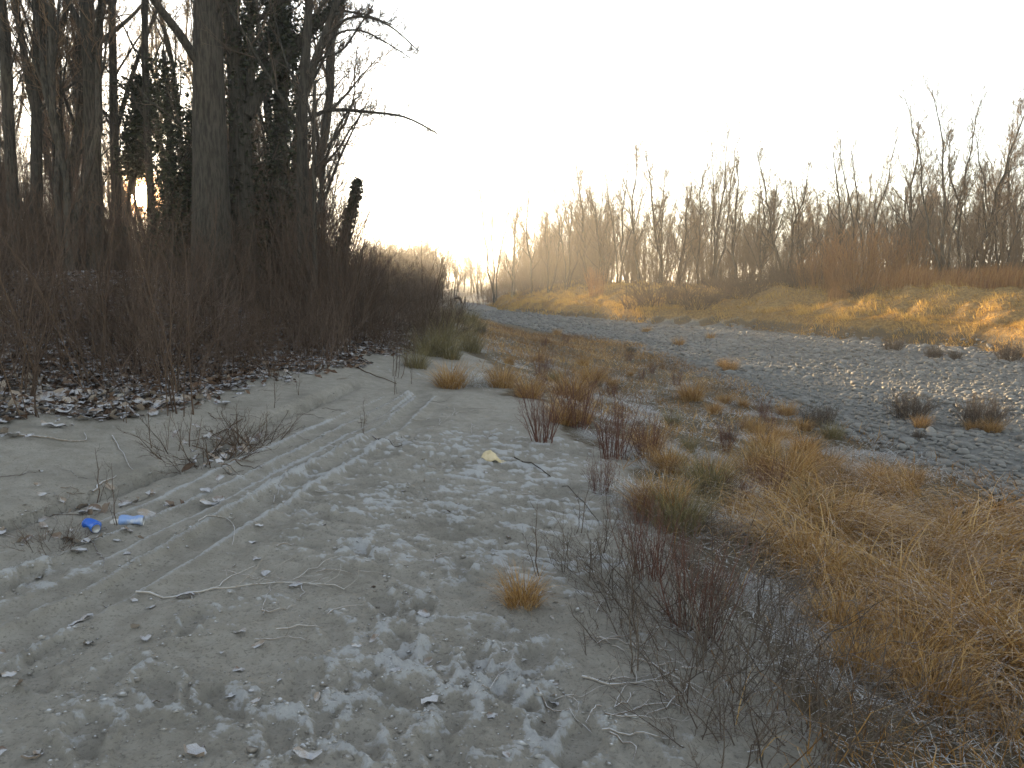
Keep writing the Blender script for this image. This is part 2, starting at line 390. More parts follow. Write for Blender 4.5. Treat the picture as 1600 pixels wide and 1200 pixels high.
def tubes(P, R, S, tint):
    N_, K = P.shape[:2]
    T = nrm(np.gradient(P, axis=1))
    ref = np.where(np.abs(T[..., 2:3]) < .9, np.array([0, 0, 1.]), np.array([1., 0, 0]))
    ref = np.repeat(ref[:, K // 2:K // 2 + 1], K, axis=1)
    A = nrm(np.cross(T, ref)); B = np.cross(T, A)
    an = np.arange(S) * 2 * np.pi / S
    V = P[:, :, None] + R[:, :, None, None] * (A[:, :, None] * np.cos(an)[:, None] + B[:, :, None] * np.sin(an)[:, None])
    i = np.arange(N_)[:, None, None] * K * S; k = np.arange(K - 1)[None, :, None] * S; s = np.arange(S)[None, None]
    s2 = (s + 1) % S
    F = np.stack([i + k + s, i + k + s2, i + k + S + s2, i + k + S + s], -1).reshape(-1, 4)
    return V.reshape(-1, 3), F, np.repeat(tint, K * S)
def ribbons(P, W, side, tint):
    """P (N,K,3), W (N,K) half widths, side (N,3)"""
    N_, K = P.shape[:2]
    V = np.stack([P - side[:, None] * W[..., None], P + side[:, None] * W[..., None]], 2)
    i = np.arange(N_)[:, None] * K * 2; k = np.arange(K - 1)[None] * 2
    F = np.stack([i + k, i + k + 1, i + k + 3, i + k + 2], -1).reshape(-1, 4)
    return V.reshape(-1, 3), F, np.repeat(tint, K * 2)
def arcs(rng, base, L, az, th0, th1, K, wig=.0):
    """polylines that leave the vertical by th0 and end at th1"""
    n = len(base); s = np.linspace(0, 1, K - 1)[None]
    th = th0[:, None] + (th1 - th0)[:, None] * s + wig * rng.normal(size=(n, K - 1))
    a = az[:, None] + wig * 1.6 * rng.normal(size=(n, K - 1)).cumsum(1) * .6
    d = np.stack([np.sin(th) * np.sin(a), np.sin(th) * np.cos(a), np.cos(th)], -1) * (L / (K - 1))[:, None, None]
    return np.concatenate([base[:, None], base[:, None] + d.cumsum(1)], 1)
def blades(rng, base, L, az, th0, th1, width, K, tint, wig=.06, ground=None):
    P = arcs(rng, base, L, az, th0, th1, K, wig)
    if ground is not None:
        P[..., 2] = np.maximum(P[..., 2], ground(P[..., 0], P[..., 1]) + .012)
    s = np.linspace(0, 1, K)[None]
    W = .5 * width[:, None] * (1 - .85 * s ** 1.5)
    sa = az + np.pi / 2 + rng.normal(0, .7, len(base))
    side = np.stack([np.sin(sa), np.cos(sa), rng.normal(0, .15, len(base))], -1)
    return ribbons(P, W, nrm(side), tint)
def branch(rng, P, R, n, t0, t1, ang, lenf, ratio, K, up=.1, wig=.12, rmin=.003, taper=.25, flat=None, Lmin=.05):
    """grow n children from every parent polyline"""
    N_, Kp = P.shape[:2]
    seg = np.linalg.norm(np.diff(P, axis=1), axis=2).sum(1)
    t = (np.arange(n)[None] + rng.random((N_, n))) / n * (t1 - t0) + t0
    f = np.clip(t * (Kp - 1), 0, Kp - 1.001); k = f.astype(int); fr = (f - k)[..., None]
    I = np.arange(N_)[:, None]
    pos = P[I, k] * (1 - fr) + P[I, k + 1] * fr
    T = nrm(P[I, k + 1] - P[I, k]); r = R[I, k] * (1 - fr[..., 0]) + R[I, k + 1] * fr[..., 0]
    an = rng.uniform(0, 2 * np.pi, (N_, n)) + np.arange(n)[None] * 2.4
    ref = np.where(np.abs(T[..., 2:3]) < .9, np.array([0, 0, 1.]), np.array([1., 0, 0]))
    A = nrm(np.cross(T, ref)); B = np.cross(T, A)
    perp = A * np.cos(an)[..., None] + B * np.sin(an)[..., None]
    ga = ang * (1 + .25 * rng.normal(size=(N_, n)))[..., None]
    d = nrm(np.cos(ga) * T + np.sin(ga) * perp)
    L = np.maximum(seg[:, None] * lenf * (1 - .55 * (t - t0) / max(t1 - t0, 1e-3)) * rng.uniform(.6, 1.3, (N_, n)), Lmin)
    pos = pos.reshape(-1, 3); d = d.reshape(-1, 3); L = L.reshape(-1); r0 = np.maximum(r.reshape(-1) * ratio * rng.uniform(.75, 1.1, L.shape), rmin)
    pts = [pos]; upv = np.array([0, 0, 1.])
    for j in range(K - 1):
        d = nrm(d + upv * up / (K - 1) * 2 + wig * rng.normal(size=d.shape)); pts.append(pts[-1] + d * (L / (K - 1))[:, None])
    Rr = np.maximum(r0[:, None] * (1 - (1 - taper) * np.linspace(0, 1, K)[None]), rmin * .6)
    return np.stack(pts, 1), Rr
def resample(pts, K):
    pts = np.array(pts, float); s = np.r_[0, np.linalg.norm(np.diff(pts, axis=0), axis=1).cumsum()]
    u = np.linspace(0, s[-1], K); P = np.stack([np.interp(u, s, pts[:, j]) for j in range(3)], 1)
    for _ in range(2): P[1:-1] = .25 * P[:-2] + .5 * P[1:-1] + .25 * P[2:]
    return P
def tint_of(rng, n, lo=.15, hi=.85): return rng.uniform(lo, hi, n)

# ------------------------------------------------------------------ the ground sheet
def build_ground():
    a_f = np.arange(-44, 44.001, .175); a_b = np.arange(47, 314, 3.0)
    A = np.radians(np.r_[a_f, a_b]); nA = len(A)
    r = [1.1]
    while r[-1] < 2.1: r.append(r[-1] * 1.03)
    while r[-1] < 6.5: r.append(r[-1] * 1.0052)
    while r[-1] < 12: r.append(r[-1] * 1.0085)
    while r[-1] < 110: r.append(r[-1] * 1.016)
    while r[-1] < 3500: r.append(r[-1] * 1.07)
    Rr = np.array(r); nR = len(Rr)
    X = Rr[:, None] * np.sin(A)[None]; Y = Rr[:, None] * np.cos(A)[None]
    X = X.ravel(); Y = Y.ravel(); Z = H0(X, Y)
    near = (Y < 27) & (Y > -3)
    sd, fr = sand_detail(X[near], Y[near]); Z[near] += sd
    frost = np.zeros_like(Z); frost[near] = fr
    wob = 0.35 * vnoise(X * .35, Y * .35, 5) * ss(3, 9, Y)
    xs, xr, xf, xl = xs_(Y) + wob, xr_(Y) + wob, xf_(Y) + 1.6 * vnoise(X * .2, Y * .2, 8), xl_(Y) + wob
    litter = np.maximum(ss(.5, -.4, X - xl + .8 * fbm(X * .8, Y * .8, 201, 3)), ss(17, 20, Y) * ss(.5, -.5, X - xs))
    turf = ss(.1, 1.0, X - xs + .7 * fbm(X, Y, 211, 3)) * ss(.3, -.3, X - xr) * (1 - litter)
    gravel = ss(-.25, .25, X - xr) * ss(.2, -.2, X - xf)
    gold = ss(.35, .9, X - xf); turf = np.maximum(turf, ss(-.2, 0, X - xf) * ss(.9, .5, X - xf))  # dark soil strip at the far bank foot, its shadow painted in too
    frost = np.maximum(frost, turf * .62 * ss(-.1, .35, fbm(X * 1.1, Y * 1.1, 221, 3)) * ss(40, 15, Y))
    frost = np.maximum(frost, litter * .38 * ss(-.2, .4, fbm(X * 2, Y * 2, 231, 3)))
    # centre fan vertex
    V = np.concatenate([np.stack([X, Y, Z], 1), [[0, 0, float(H0(0., 0.))]]])
    at = {k: np.r_[v, v[:1]] for k, v in dict(litter=litter, turf=turf, gravel=gravel, gold=gold, frost=frost).items()}
    i = np.arange(nR - 1)[:, None] * nA; j = np.arange(nA)[None]; j2 = (j + 1) % nA
    F = np.stack([i + j, i + j2, i + nA + j2, i + nA + j], -1).reshape(-1, 4)[:, ::-1]
    c = V[F].mean(1)
    fw = 0.35 * vnoise(c[:, 0] * .35, c[:, 1] * .35, 5) * ss(3, 9, c[:, 1])
    fx = c[:, 0] - fw
    reg = np.zeros(len(F), int)                                  # 0 forest floor
    reg[(fx > xl_(c[:, 1]))] = 1                                 # sand
    reg[(c[:, 1] > 19) & (reg == 1)] = 0
    reg[(fx > xs_(c[:, 1]) + .5)] = 2                            # grassy slope
    reg[(fx > xr_(c[:, 1]))] = 3                                 # riverbed
    reg[c[:, 0] > xf_(c[:, 1]) + 1.6 * vnoise(c[:, 0] * .2, c[:, 1] * .2, 8)] = 4
    outp = {}
    for k, nm in enumerate(['forest_floor', 'sand_bank', 'grassy_slope', 'riverbed', 'far_bank']):
        f = F[reg == k]
        u, inv = np.unique(f, return_inverse=True)
        me = mesh(nm, V[u], inv.reshape(-1, 4), M['ground'], True, None, {q: v[u] for q, v in at.items()})
        outp[nm] = obj(nm, me, kind='structure')
    # patch of sand under the photographer
    f = np.stack([np.arange(nA), (np.arange(nA) + 1) % nA, np.full(nA, nR * nA)], 1)[:, ::-1]
    u, inv = np.unique(f, return_inverse=True)
    me = mesh('sand_bank_centre', V[u], inv.reshape(-1, 3), M['ground'], True, None, {q: v[u] for q, v in at.items()})
    outp['patch'] = obj('sand_patch', me, parent=outp['sand_bank'])
    return outp
GROUND = build_ground()

def in_view(x, y, z, mx=120, my=120):
    u, v, f = project(x, y, z); return (f > .5) & (u > -mx) & (u < 1600 + mx) & (v > -my) & (v < 1200 + my)

# crumbs of frozen crust thrown up round the footprints and along the ruts
def crust():
    rng = np.random.default_rng(6); X = []; 
    for (cx, cy_, an, dp, sz) in prints:
        m = 70; a = rng.uniform(0, 6.28, m); q = 1.35 + np.abs(rng.normal(0, .38, m)); v = q * .15 * sz * np.cos(a); u = q * .062 * sz * np.sin(a) * 1.25
        X.append(np.stack([cx + u * math.cos(an) - v * math.sin(an), cy_ + u * math.sin(an) + v * math.cos(an), rng.gamma(1.3, .0024, m) + .0012], 1))
    for R in (rutA, rutB, rutC):
        m = 420; t = rng.random(m) * (len(R) - 1.001); k = t.astype(int); f = (t - k)[:, None]; p = R[k, :2] * (1 - f) + R[k + 1, :2] * f
        X.append(np.c_[p + rng.normal(0, .05, (m, 2)), rng.gamma(1.3, .0026, m) + .0015])
    m = 4500; y = 2.2 + 9 * rng.random(m) ** 1.5; x = rng.uniform(-1, 1, m) * .62 * y - .2; k = (x < xs_(y) + .4) & (x > xl_(y)) & (fbm(x * 3, y * 3, 101, 4) > -.05); X.append(np.c_[x[k], y[k], rng.gamma(1.3, .0022, k.sum()) + .0012])
    P = np.concatenate(X); x, y, r = P.T; z = H(x, y); n = len(P); V0, F0 = uvstone(5, 2)
    fr = np.interp(sand_detail(x, y)[1], [0, .6], [.1, .5]) + rng.normal(0, .15, n)
    V = V0[None] * (1 + .28 * rng.normal(size=(n, len(V0), 1))) * r[:, None, None] * np.array([1.4, 1.1, .6]); V = V + np.stack([x, y, z + r * .1], 1)[:, None]
    F = (F0[None] + (np.arange(n) * len(V0))[:, None, None]).reshape(-1, 3)
    obj('frozen_crumbs', mesh('frozen_crumbs', V.reshape(-1, 3), F, M['crumb'], True, np.repeat(np.clip(fr, 0, 1), len(V0))), GROUND['sand_bank'], kind='stuff')
# ------------------------------------------------------------------ river cobbles
def uvstone(nu, nv):
    V = [(0, 0, 1.)]
    for j in range(1, nv):
        th = math.pi * j / nv
        for i in range(nu):
            a = 2 * math.pi * (i + .5 * (j % 2)) / nu; V.append((math.sin(th) * math.cos(a), math.sin(th) * math.sin(a), math.cos(th)))
    V.append((0, 0, -1.)); F = []
    last = len(V) - 1
    for i in range(nu): F.append((0, 1 + i, 1 + (i + 1) % nu))
    for j in range(nv - 2):
        for i in range(nu):
            a = 1 + j * nu + i; b = 1 + j * nu + (i + 1) % nu; F += [(a, a + nu, b + nu), (a, b + nu, b)]
    for i in range(nu): F.append((last, last - nu + (i + 1) % nu, last - nu + i))
    return np.array(V), np.array(F)
def build_cobbles():
    rng = np.random.default_rng(3); pts = []
    for y0, y1, sp in ((6, 24, .175), (24, 46, .22), (46, 78, .40)):
        gx, gy = np.meshgrid(np.arange(-12, 32, sp), np.arange(y0, y1, sp))
        x = gx.ravel() + rng.uniform(-.5, .5, gx.size) * sp; y = gy.ravel() + rng.uniform(-.5, .5, gx.size) * sp
        wob = 0.35 * vnoise(x * .35, y * .35, 5) * ss(3, 9, y)
        jit = .5 * vnoise(x * 1.5, y * 1.5, 301)
        k = (x > xr_(y) + wob - .3 + jit) & (x < xf_(y) + 1.6 * vnoise(x * .2, y * .2, 8) + .3 + jit)
        x, y = x[k], y[k]; pts.append(np.stack([x, y, np.full(len(x), sp)], 1))
    P = np.concatenate(pts); x, y, sp = P.T
    z = H0(x, y); k = in_view(x, y, z, 150, 60); x, y, z, sp = x[k], y[k], z[k], sp[k]
    n = len(x)
    patch = vnoise(x * .5, y * .5, 311)
    s = sp * np.exp(rng.normal(0, .33, n)) * (.62 + .35 * patch); s = np.clip(s, .06, .34)
    sc3 = np.stack([s * rng.uniform(.8, 1.3, n), s * rng.uniform(.6, .95, n), s * rng.uniform(.36, .62, n)], 1) * .62
    rz = rng.uniform(0, 6.28, n); tilt = rng.normal(0, .16, n); tint = np.clip(rng.normal(.42, .15, n) + .12 * patch, 0, 1)
    zc = z + sc3[:, 2] * rng.uniform(.1, .45, n)
    # the largest in the picture become single stones
    u, v, f = project(x, y, z); ap = s * FPX / f; ap[(u < 0) | (u > 1600) | (v > 1200)] = 0
    order = np.argsort(-ap); big = order[:300]; rest = order[300:]
    VB, FB = uvstone(8, 4)
    protos = []
    for q in range(12):
        r2 = np.random.default_rng(50 + q); V = VB.copy()
        nz = nrm(r2.normal(size=(5, 3))); off = r2.uniform(.62, .95, 5)
        for a, b in zip(nz, off):                                  # flattened facets of a worn cobble
            e = np.clip(V @ a - b, 0, None); V = V - e[:, None] * a * .85
        V = V * (1 + .05 * r2.normal(size=(len(V), 1)))
        protos.append(mesh('cobble', V, FB, M['stone'], True, np.full(len(V), np.clip(.15 + q * .06, 0, 1))))
    for i in big:
        q = int(np.clip(round((tint[i] - .15) / .06 + rng.integers(-1, 2)), 0, 11))
        o = obj('cobble', protos[q], GROUND['riverbed'], (x[i], y[i], zc[i])); o.rotation_euler = (tilt[i], -tilt[i] * .7, rz[i]); o.scale = sc3[i]
    V6, F6 = uvstone(6, 3); i = rest; m = len(i)
    Vj = V6[None] * (1 + .09 * rng.normal(size=(m, len(V6), 1))) * sc3[i][:, None]
    Vj[..., 2] += Vj[..., 0] * tilt[i][:, None]
    c, s_ = np.cos(rz[i])[:, None], np.sin(rz[i])[:, None]
    W = np.stack([Vj[..., 0] * c - Vj[..., 1] * s_ + x[i][:, None], Vj[..., 0] * s_ + Vj[..., 1] * c + y[i][:, None], Vj[..., 2] + zc[i][:, None]], -1)
    F = (F6[None] + (np.arange(m) * len(V6))[:, None, None]).reshape(-1, 3)
    obj('cobble_bed', mesh('cobble_bed', W.reshape(-1, 3), F, M['stone'], True, np.repeat(tint[i], len(V6))), GROUND['riverbed'], kind='stuff')
    print('cobbles', n)
crust()
build_cobbles()

# ------------------------------------------------------------------ trees
def finish_tree(name, loc, P0, R0, tiers, sides, tree_lab, group=None, mats=('bark', 'twig'), rng=RNG, trunk_levels=1, trunk_sides=9, ivy=None):
    """tiers: list of (P,R); trunk = P0,R0 (+ first tiers); crown = the rest"""
    root = obj(name, None, None, loc, tree_lab, 'tree', group)
    g = Geo(); g.add(*tubes(P0, R0, trunk_sides, tint_of(rng, len(P0), .3, .7)))
    for (P, R), S in list(zip(tiers, sides))[:trunk_levels]: g.add(*tubes(P, R, S, tint_of(rng, len(P), .2, .7)))
    obj('trunk', g.build('trunk', M[mats[0]]), root)
    if len(tiers) > trunk_levels:
        g = Geo()
        for (P, R), S in list(zip(tiers, sides))[trunk_levels:]: g.add(*tubes(P, R, S, tint_of(rng, len(P))))
        obj('crown', g.build('crown', M[mats[1]]), root)
    if ivy is not None: obj('ivy', ivy, root)
    return root
def ivy_mesh(rng, P, R, n, t0, t1, spread, size=(.022, .075)):
    """leaves standing off the stems"""
    K = P.shape[1]; i = rng.integers(0, len(P), n); t = rng.uniform(t0, t1, n) * (K - 1.001); k = t.astype(int); f = (t - k)[:, None]
    pos = P[i, k] * (1 - f) + P[i, k + 1] * f
    a = rng.uniform(0, 6.28, n); lump = 1 + 1.3 * np.sin(t * 2.3 + a * 2 + i) * np.sin(t * 5.1 - a + 2 * i)
    rr = R[i, k] + np.abs(rng.normal(0, 1, n)) * spread * (.5 + .5 * lump)
    pos = pos + np.stack([np.cos(a) * rr, np.sin(a) * rr, rng.normal(0, .05, n)], 1)
    return leaf_quads(rng, pos, rng.uniform(*size, n), 'ivy')
def leaf_quads(rng, pos, s, mat, flat=None):
    n = len(pos); d = nrm(rng.normal(size=(n, 3)) * (1, 1, .6 if flat is None else flat)); e = nrm(np.cross(d, rng.normal(size=(n, 3)) + (0, 0, 0 if flat is None else 2.5)))
    V = np.stack([pos - d * s[:, None], pos + e * s[:, None] * .6, pos + d * s[:, None], pos - e * s[:, None] * .6], 1).reshape(-1, 3)
    return mesh(mat + '_leaves', V, np.arange(4 * n).reshape(-1, 4), M[mat], False, np.repeat(rng.uniform(0, 1, n), 4))

def proto_tree(seed, h, r, n1, ang1, fork=0, lenf=.42, rm=.008, t0=.25, dens=1.0, up=.35, levels=4):
    rng = np.random.default_rng(seed)
    K = 12; zz = np.linspace(0, 1, K)
    stems = 1 + fork; P0 = []; R0 = []
    for s in range(stems):
        a = rng.uniform(0, 6.28); ln = rng.uniform(.02, .08) + (.12 if fork else 0) * rng.uniform(.5, 1.2)
        hh = h * rng.uniform(.8, 1.0) if s else h
        b = np.cumsum(rng.normal(0, .02 * h, (K, 2)), 0) * .5; b -= b[0]
        P0.append(np.stack([np.cos(a) * ln * h * zz ** 1.1 + b[:, 0] + .12 * np.cos(a) * (s > 0), np.sin(a) * ln * h * zz ** 1.1 + b[:, 1] + .12 * np.sin(a) * (s > 0), zz * hh - .25], 1))
        R0.append(r * (1 - .9 * zz) ** .9 * (.8 if s else 1) * (1 + .5 * np.exp(-zz * 25)) + rm)
    P0 = np.array(P0); R0 = np.array(R0)
    L1 = branch(rng, P0, R0, n1, t0, .98, ang1, lenf, .45, 9, up, .10, rm * 1.4)
    L2 = branch(rng, *L1, max(int(7 * dens), 2), .2, 1, .7, .42, .55, 6, up * .6, .14, rm)
    L3 = branch(rng, *L2, max(int(5 * dens), 2), .2, 1, .65, .5, .6, 4, up * .4, .16, rm * .8)
    tiers = [L1, L2, L3]; sides = [5, 4, 3]
    if levels > 3:
        L4 = branch(rng, *L3, 3, .25, 1, .6, .6, .7, 2, .15, .15, rm * .7); tiers.append(L4); sides.append(3)
    return P0, R0, tiers, sides
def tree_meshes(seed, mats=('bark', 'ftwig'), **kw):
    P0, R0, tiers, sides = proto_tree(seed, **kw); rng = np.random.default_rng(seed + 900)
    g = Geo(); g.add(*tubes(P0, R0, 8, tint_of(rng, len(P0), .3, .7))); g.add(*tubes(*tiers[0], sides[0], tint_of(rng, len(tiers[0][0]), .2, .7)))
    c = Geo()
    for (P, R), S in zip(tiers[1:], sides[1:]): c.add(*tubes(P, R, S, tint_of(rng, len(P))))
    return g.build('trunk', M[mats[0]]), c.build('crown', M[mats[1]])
def place_tree(pr, name, x, y, label, group, s=1.0, rz=0.0, lean=0.0, sz=None):
    root = obj(name, None, None, (x, y, float(H0(x, y))), label, 'tree', group)
    root.rotation_euler = (lean * math.sin(rz * 3), lean, rz); root.scale = (s, s, sz or s)
    obj('trunk', pr[0], root); obj('crown', pr[1], root); return root

# prototypes of bare trees (height 10 m, scaled on placing)
SLIM = [tree_meshes(100 + k, h=10, r=.11, n1=19, ang1=.55, fork=k % 2, lenf=.27, t0=.25, up=.5, rm=.009, dens=1.3) for k in range(3)]
BROAD = [tree_meshes(120 + k, h=9, r=.14, n1=16, ang1=.75, fork=1 + k % 2, lenf=.42, t0=.18, up=.4, dens=1.3, rm=.009) for k in range(3)]
WISP = [tree_meshes(140 + k, h=11, r=.085, n1=15, ang1=.42, fork=2, lenf=.25, t0=.3, up=.6, dens=1.0, rm=.009) for k in range(2)]

def shrub_mesh(seed, n, h, spread, mat, r=.008, tw=6, tw2=3, lean=(.05, .6), K=7, wig=.1, curl=.6, rm=.0025):
    rng = np.random.default_rng(seed)
    a = rng.uniform(0, 6.28, n); q = np.sqrt(rng.random(n)) * spread * .35
    base = np.stack([np.sin(a) * q, np.cos(a) * q, np.full(n, -.06)], 1)
    L = h * rng.uniform(.55, 1.12, n); t0 = rng.uniform(*lean, n); t1 = t0 + rng.uniform(-.2, curl, n)
    az = a + rng.normal(0, .9, n)
    P = arcs(rng, base, L, az, t0, t1, K, wig)
    R = (r * rng.uniform(.6, 1.3, n))[:, None] * (1 - .75 * np.linspace(0, 1, K)[None])
    g = Geo(); g.add(*tubes(P, R, 4, tint_of(rng, n, .1, .8)))
    if tw:
        L1 = branch(rng, P, R, tw, .25, 1, .65, .34, .6, 4, .25, .14, rm); g.add(*tubes(*L1, 3, tint_of(rng, len(L1[0]))))
        if tw2:
            L2 = branch(rng, *L1, tw2, .2, 1, .7, .5, .7, 3, .15, .16, rm * .8); g.add(*tubes(*L2, 3, tint_of(rng, len(L2[0]))))
    return g.build('shrub', M[mat])

# ------------------------------------------------------------------ the wood on the left bank: trees traced one by one, one added
def hero(name, label, D, stems, mats=('bark', 'twig'), seed=1, n1=14, lenf=.3, ang=.7, t0=.35, ivy=0, ivy_t=(0, .8), ivy_s=.1, dens=1.0, top=15, up=.35, extra=None):
    """stems: list of ([(px,py)...], width px bottom, width px top); the first reaches down to the ground"""
    rng = np.random.default_rng(seed); P0 = []; R0 = []; base = None
    for k, (pp, w0, w1) in enumerate(stems):
        pp = np.array(pp, float); p = at_depth(pp[:, 0], pp[:, 1], D)
        if len(stems) > 1 and k: p[:, 1] += np.linspace(0, rng.uniform(-1.2, 1.2), len(p))
        if k == 0:
            gx = p[0, 0]; gz = float(H0(gx, D)); p = np.vstack([[gx - (p[1, 0] - p[0, 0]) * .15, D, gz - .3], p]); base = np.array([gx, D, gz])
        if pp[-1, 1] < 8:                                        # stem leaves the frame: let it go on to its full height
            d = nrm(p[-1] - p[-2]); need = max(gz_top(top, rng) - p[-1, 2], 1.0)
            for q in range(4): d = nrm(d + np.array([rng.normal(0, .08), rng.normal(0, .08), .25])); p = np.vstack([p, p[-1] + d * need / 4])
        P = resample(p, 16); s = np.linspace(0, 1, 16)
        ln = np.linalg.norm(np.diff(p, axis=0), axis=1); fin = np.r_[0, ln.cumsum()]; fin /= fin[-1]
        wpx = np.interp(s, [0, fin[len(pp) - 1 + (1 if k == 0 else 0)], 1], [w0, w1, w1 * .25 if pp[-1, 1] < 8 else w1])
        R = .5 * wpx * D / FPX
        if k == 0: R = R * (1 + .35 * np.exp(-s * 14))
        P0.append(P); R0.append(R)
    P0 = np.array(P0) - base; R0 = np.array(R0)
    L1 = branch(rng, P0, R0, n1, t0, 1, ang, lenf, .4, 9, up, .12, .008)
    E1 = branch(rng, P0, R0, 9, .08, .6, .9, .13, .12, 9, .5, .14, .007)
    L1 = (np.concatenate([L1[0], E1[0]]), np.concatenate([L1[1], np.minimum(E1[1], .02)]))
    L2 = branch(rng, *L1, max(int(6 * dens), 2), .2, 1, .75, .42, .55, 6, .25, .16, .005)
    L3 = branch(rng, *L2, max(int(4 * dens), 2), .2, 1, .7, .5, .6, 4, .15, .18, .0035)
    L4 = branch(rng, *L3, 2, .25, 1, .65, .55, .7, 2, .1, .15, .003)
    iv = None
    if ivy: iv = ivy_mesh(rng, P0, R0, ivy, *ivy_t, ivy_s)
    return finish_tree(name, base, P0, R0, [L1, L2, L3, L4], [6, 4, 3, 3], label, None, mats, rng, 1, 12, iv)
def gz_top(top, rng): return top + rng.uniform(-1.5, 1.5)

hero('large_tree', 'thick straight grey trunk, the stoutest tree of the wood, bare limb rising to its side', 17,
     [([(333, 420), (329, 300), (327, 200), (326, 100), (323, 0)], 62, 40), ([(318, 110), (300, 60), (278, 28), (250, 0)], 15, 9)], seed=1, n1=9, lenf=.2, t0=.5, top=17)
hero('ivy_tree', 'ivy-clad forked tree beside the stoutest trunk, with heavy limb slanting up and out', 17.8,
     [([(380, 420), (378, 300), (374, 160), (366, 60), (360, 0)], 46, 22), ([(385, 180), (400, 130), (440, 78), (480, 45), (508, 18), (522, 0)], 24, 13), ([(392, 150), (398, 90), (404, 40), (408, 0)], 14, 8)],
     seed=2, n1=8, ivy=5500, ivy_t=(.05, .75), ivy_s=.09, top=15)
hero('ivy_tree', 'ivy-covered tree with green leaves hiding its stem, behind the slanting heavy limb', 18.5,
     [([(432, 420), (432, 330), (438, 220), (446, 120), (438, 60), (432, 0)], 34, 12), ([(446, 140), (452, 60), (448, 0)], 12, 8)], seed=3, n1=9, ivy=9500, ivy_t=(.05, .62), ivy_s=.19, top=14)
hero('forked_tree', 'bare dark tree forking into two slender upright stems at the wood edge', 17,
     [([(474, 420), (473, 320), (470, 220), (470, 150), (482, 70), (484, 0)], 22, 12), ([(476, 140), (492, 100), (506, 50), (524, 0)], 14, 9), ([(506, 58), (540, 25), (575, 22), (610, 36), (652, 74)], 5, 1.5), ([(500, 80), (530, 44), (562, 40), (600, 58), (642, 84)], 4, 1.3), ([(520, 15), (560, 8), (600, 12)], 4, 1.5)], seed=4, n1=9, lenf=.24, t0=.25, dens=1.0, top=13.5)
hero('slender_tree', 'thin leaning stem with long bare branch reaching out over the clearing', 16.6,
     [([(492, 420), (491, 300), (490, 180), (492, 130)], 9, 5), ([(478, 190), (495, 172), (520, 166), (560, 168), (625, 172), (655, 186), (678, 198)], 7, 2), ([(497, 330), (505, 240), (520, 190), (545, 140)], 6, 2.5),
      ([(500, 330), (525, 260), (545, 215), (565, 175)], 5, 2), ([(488, 120), (500, 95), (540, 90), (590, 22)], 4, 2)], seed=5, n1=10, lenf=.25, t0=.2, dens=1.1, top=9, ang=.8)
hero('ivy_snag', 'leaning broken dead stem wrapped in ivy at the end of the thicket', 18.5,
     [([(518, 430), (533, 390), (546, 345), (554, 308), (560, 278)], 19, 6)], seed=6, n1=4, lenf=.12, ivy=2600, ivy_t=(.1, .98), ivy_s=.04, dens=.6, ang=.9)
hero('mossy_tree', 'tall straight dark trunk with a side stem branching low, near the sun', 19,
     [([(150, 400), (147, 300), (144, 180), (141, 80), (135, 0)], 25, 20), ([(140, 70), (124, 28), (106, 0)], 10, 8), ([(150, 70), (165, 30), (172, 0)], 9, 5)], seed=7, n1=10, lenf=.2, t0=.3, top=16)
hero('edge_tree', 'pale-edged bare trunk standing farthest into the wood, leaning slightly', 18,
     [([(26, 420), (20, 300), (12, 180), (8, 80), (5, 0)], 18, 14)], seed=8, n1=10, lenf=.2, t0=.35, top=14)
hero('twin_tree', 'pair of crooked grey stems joined low down beside the pale-edged trunk', 19.5,
     [([(56, 420), (58, 300), (56, 200), (58, 110), (60, 0)], 19, 12), ([(54, 170), (46, 130), (40, 70), (28, 0)], 12, 8), ([(66, 140), (74, 60), (86, 0)], 8, 5)], seed=9, n1=9, lenf=.2, t0=.3, top=14)
hero('crooked_tree', 'crooked bare tree with wavy side stems between the mossy trunk and the sun', 20.5,
     [([(182, 400), (183, 300), (176, 200), (178, 100), (175, 0)], 16, 10), ([(180, 210), (190, 130), (198, 60), (214, 0)], 8, 5), ([(178, 120), (160, 60), (150, 0)], 6, 4)], seed=10, n1=11, lenf=.22, t0=.25, top=13)
hero('pole_tree', 'thin straight dark pole-like tree rising just above the sun', 19,
     [([(242, 420), (236, 330), (229, 180), (226, 80), (225, 0)], 13, 9)], seed=12, n1=12, lenf=.2, t0=.3, top=13)
hero('ivy_bush_tree', 'small tree smothered in dark ivy between the thin pole tree and stoutest trunk', 18.5,
     [([(272, 420), (268, 330), (266, 220), (262, 130), (255, 80)], 16, 6), ([(280, 400), (286, 300), (290, 220), (282, 150)], 10, 4)], seed=13, n1=9, lenf=.2, ivy=7000, ivy_t=(.15, .97), ivy_s=.3, dens=1.2)
hero('added_ivy_tree', 'added thin leaning tree, ragged ivy top masking the sky above the sun', 19.6,  # added tree, not traced: its ivy screens the bright sky above the sun
     [([(192, 420), (196, 340), (205, 285), (214, 235), (220, 180), (222, 120)], 9, 5)], seed=15, n1=7, lenf=.14, t0=.5, ivy=6500, ivy_t=(.55, .99), ivy_s=.2, dens=.9)
hero('thin_tree', 'very thin upright sapling-like tree beside the twin crooked stems', 20.5,
     [([(86, 400), (84, 250), (84, 120), (86, 0)], 7, 4)], seed=14, n1=10, lenf=.2, t0=.3, top=11, dens=.8)
HERO_NEAR = [(0, 'below the pale-edged trunk'), (55, 'below the twin crooked stems'), (145, 'below the mossy trunk'), (220, 'under the low sun'), (275, 'below the ivy-smothered tree'), (330, 'below the stoutest trunk'),
             (400, 'below the ivy-clad fork'), (475, 'below the two-stemmed tree'), (535, 'below the leaning snag'), (620, 'sinking towards the clearing'), (710, 'at its tip beside the riverbed')]
def near_hero(u): return min(HERO_NEAR, key=lambda q: abs(q[0] - u))[1]
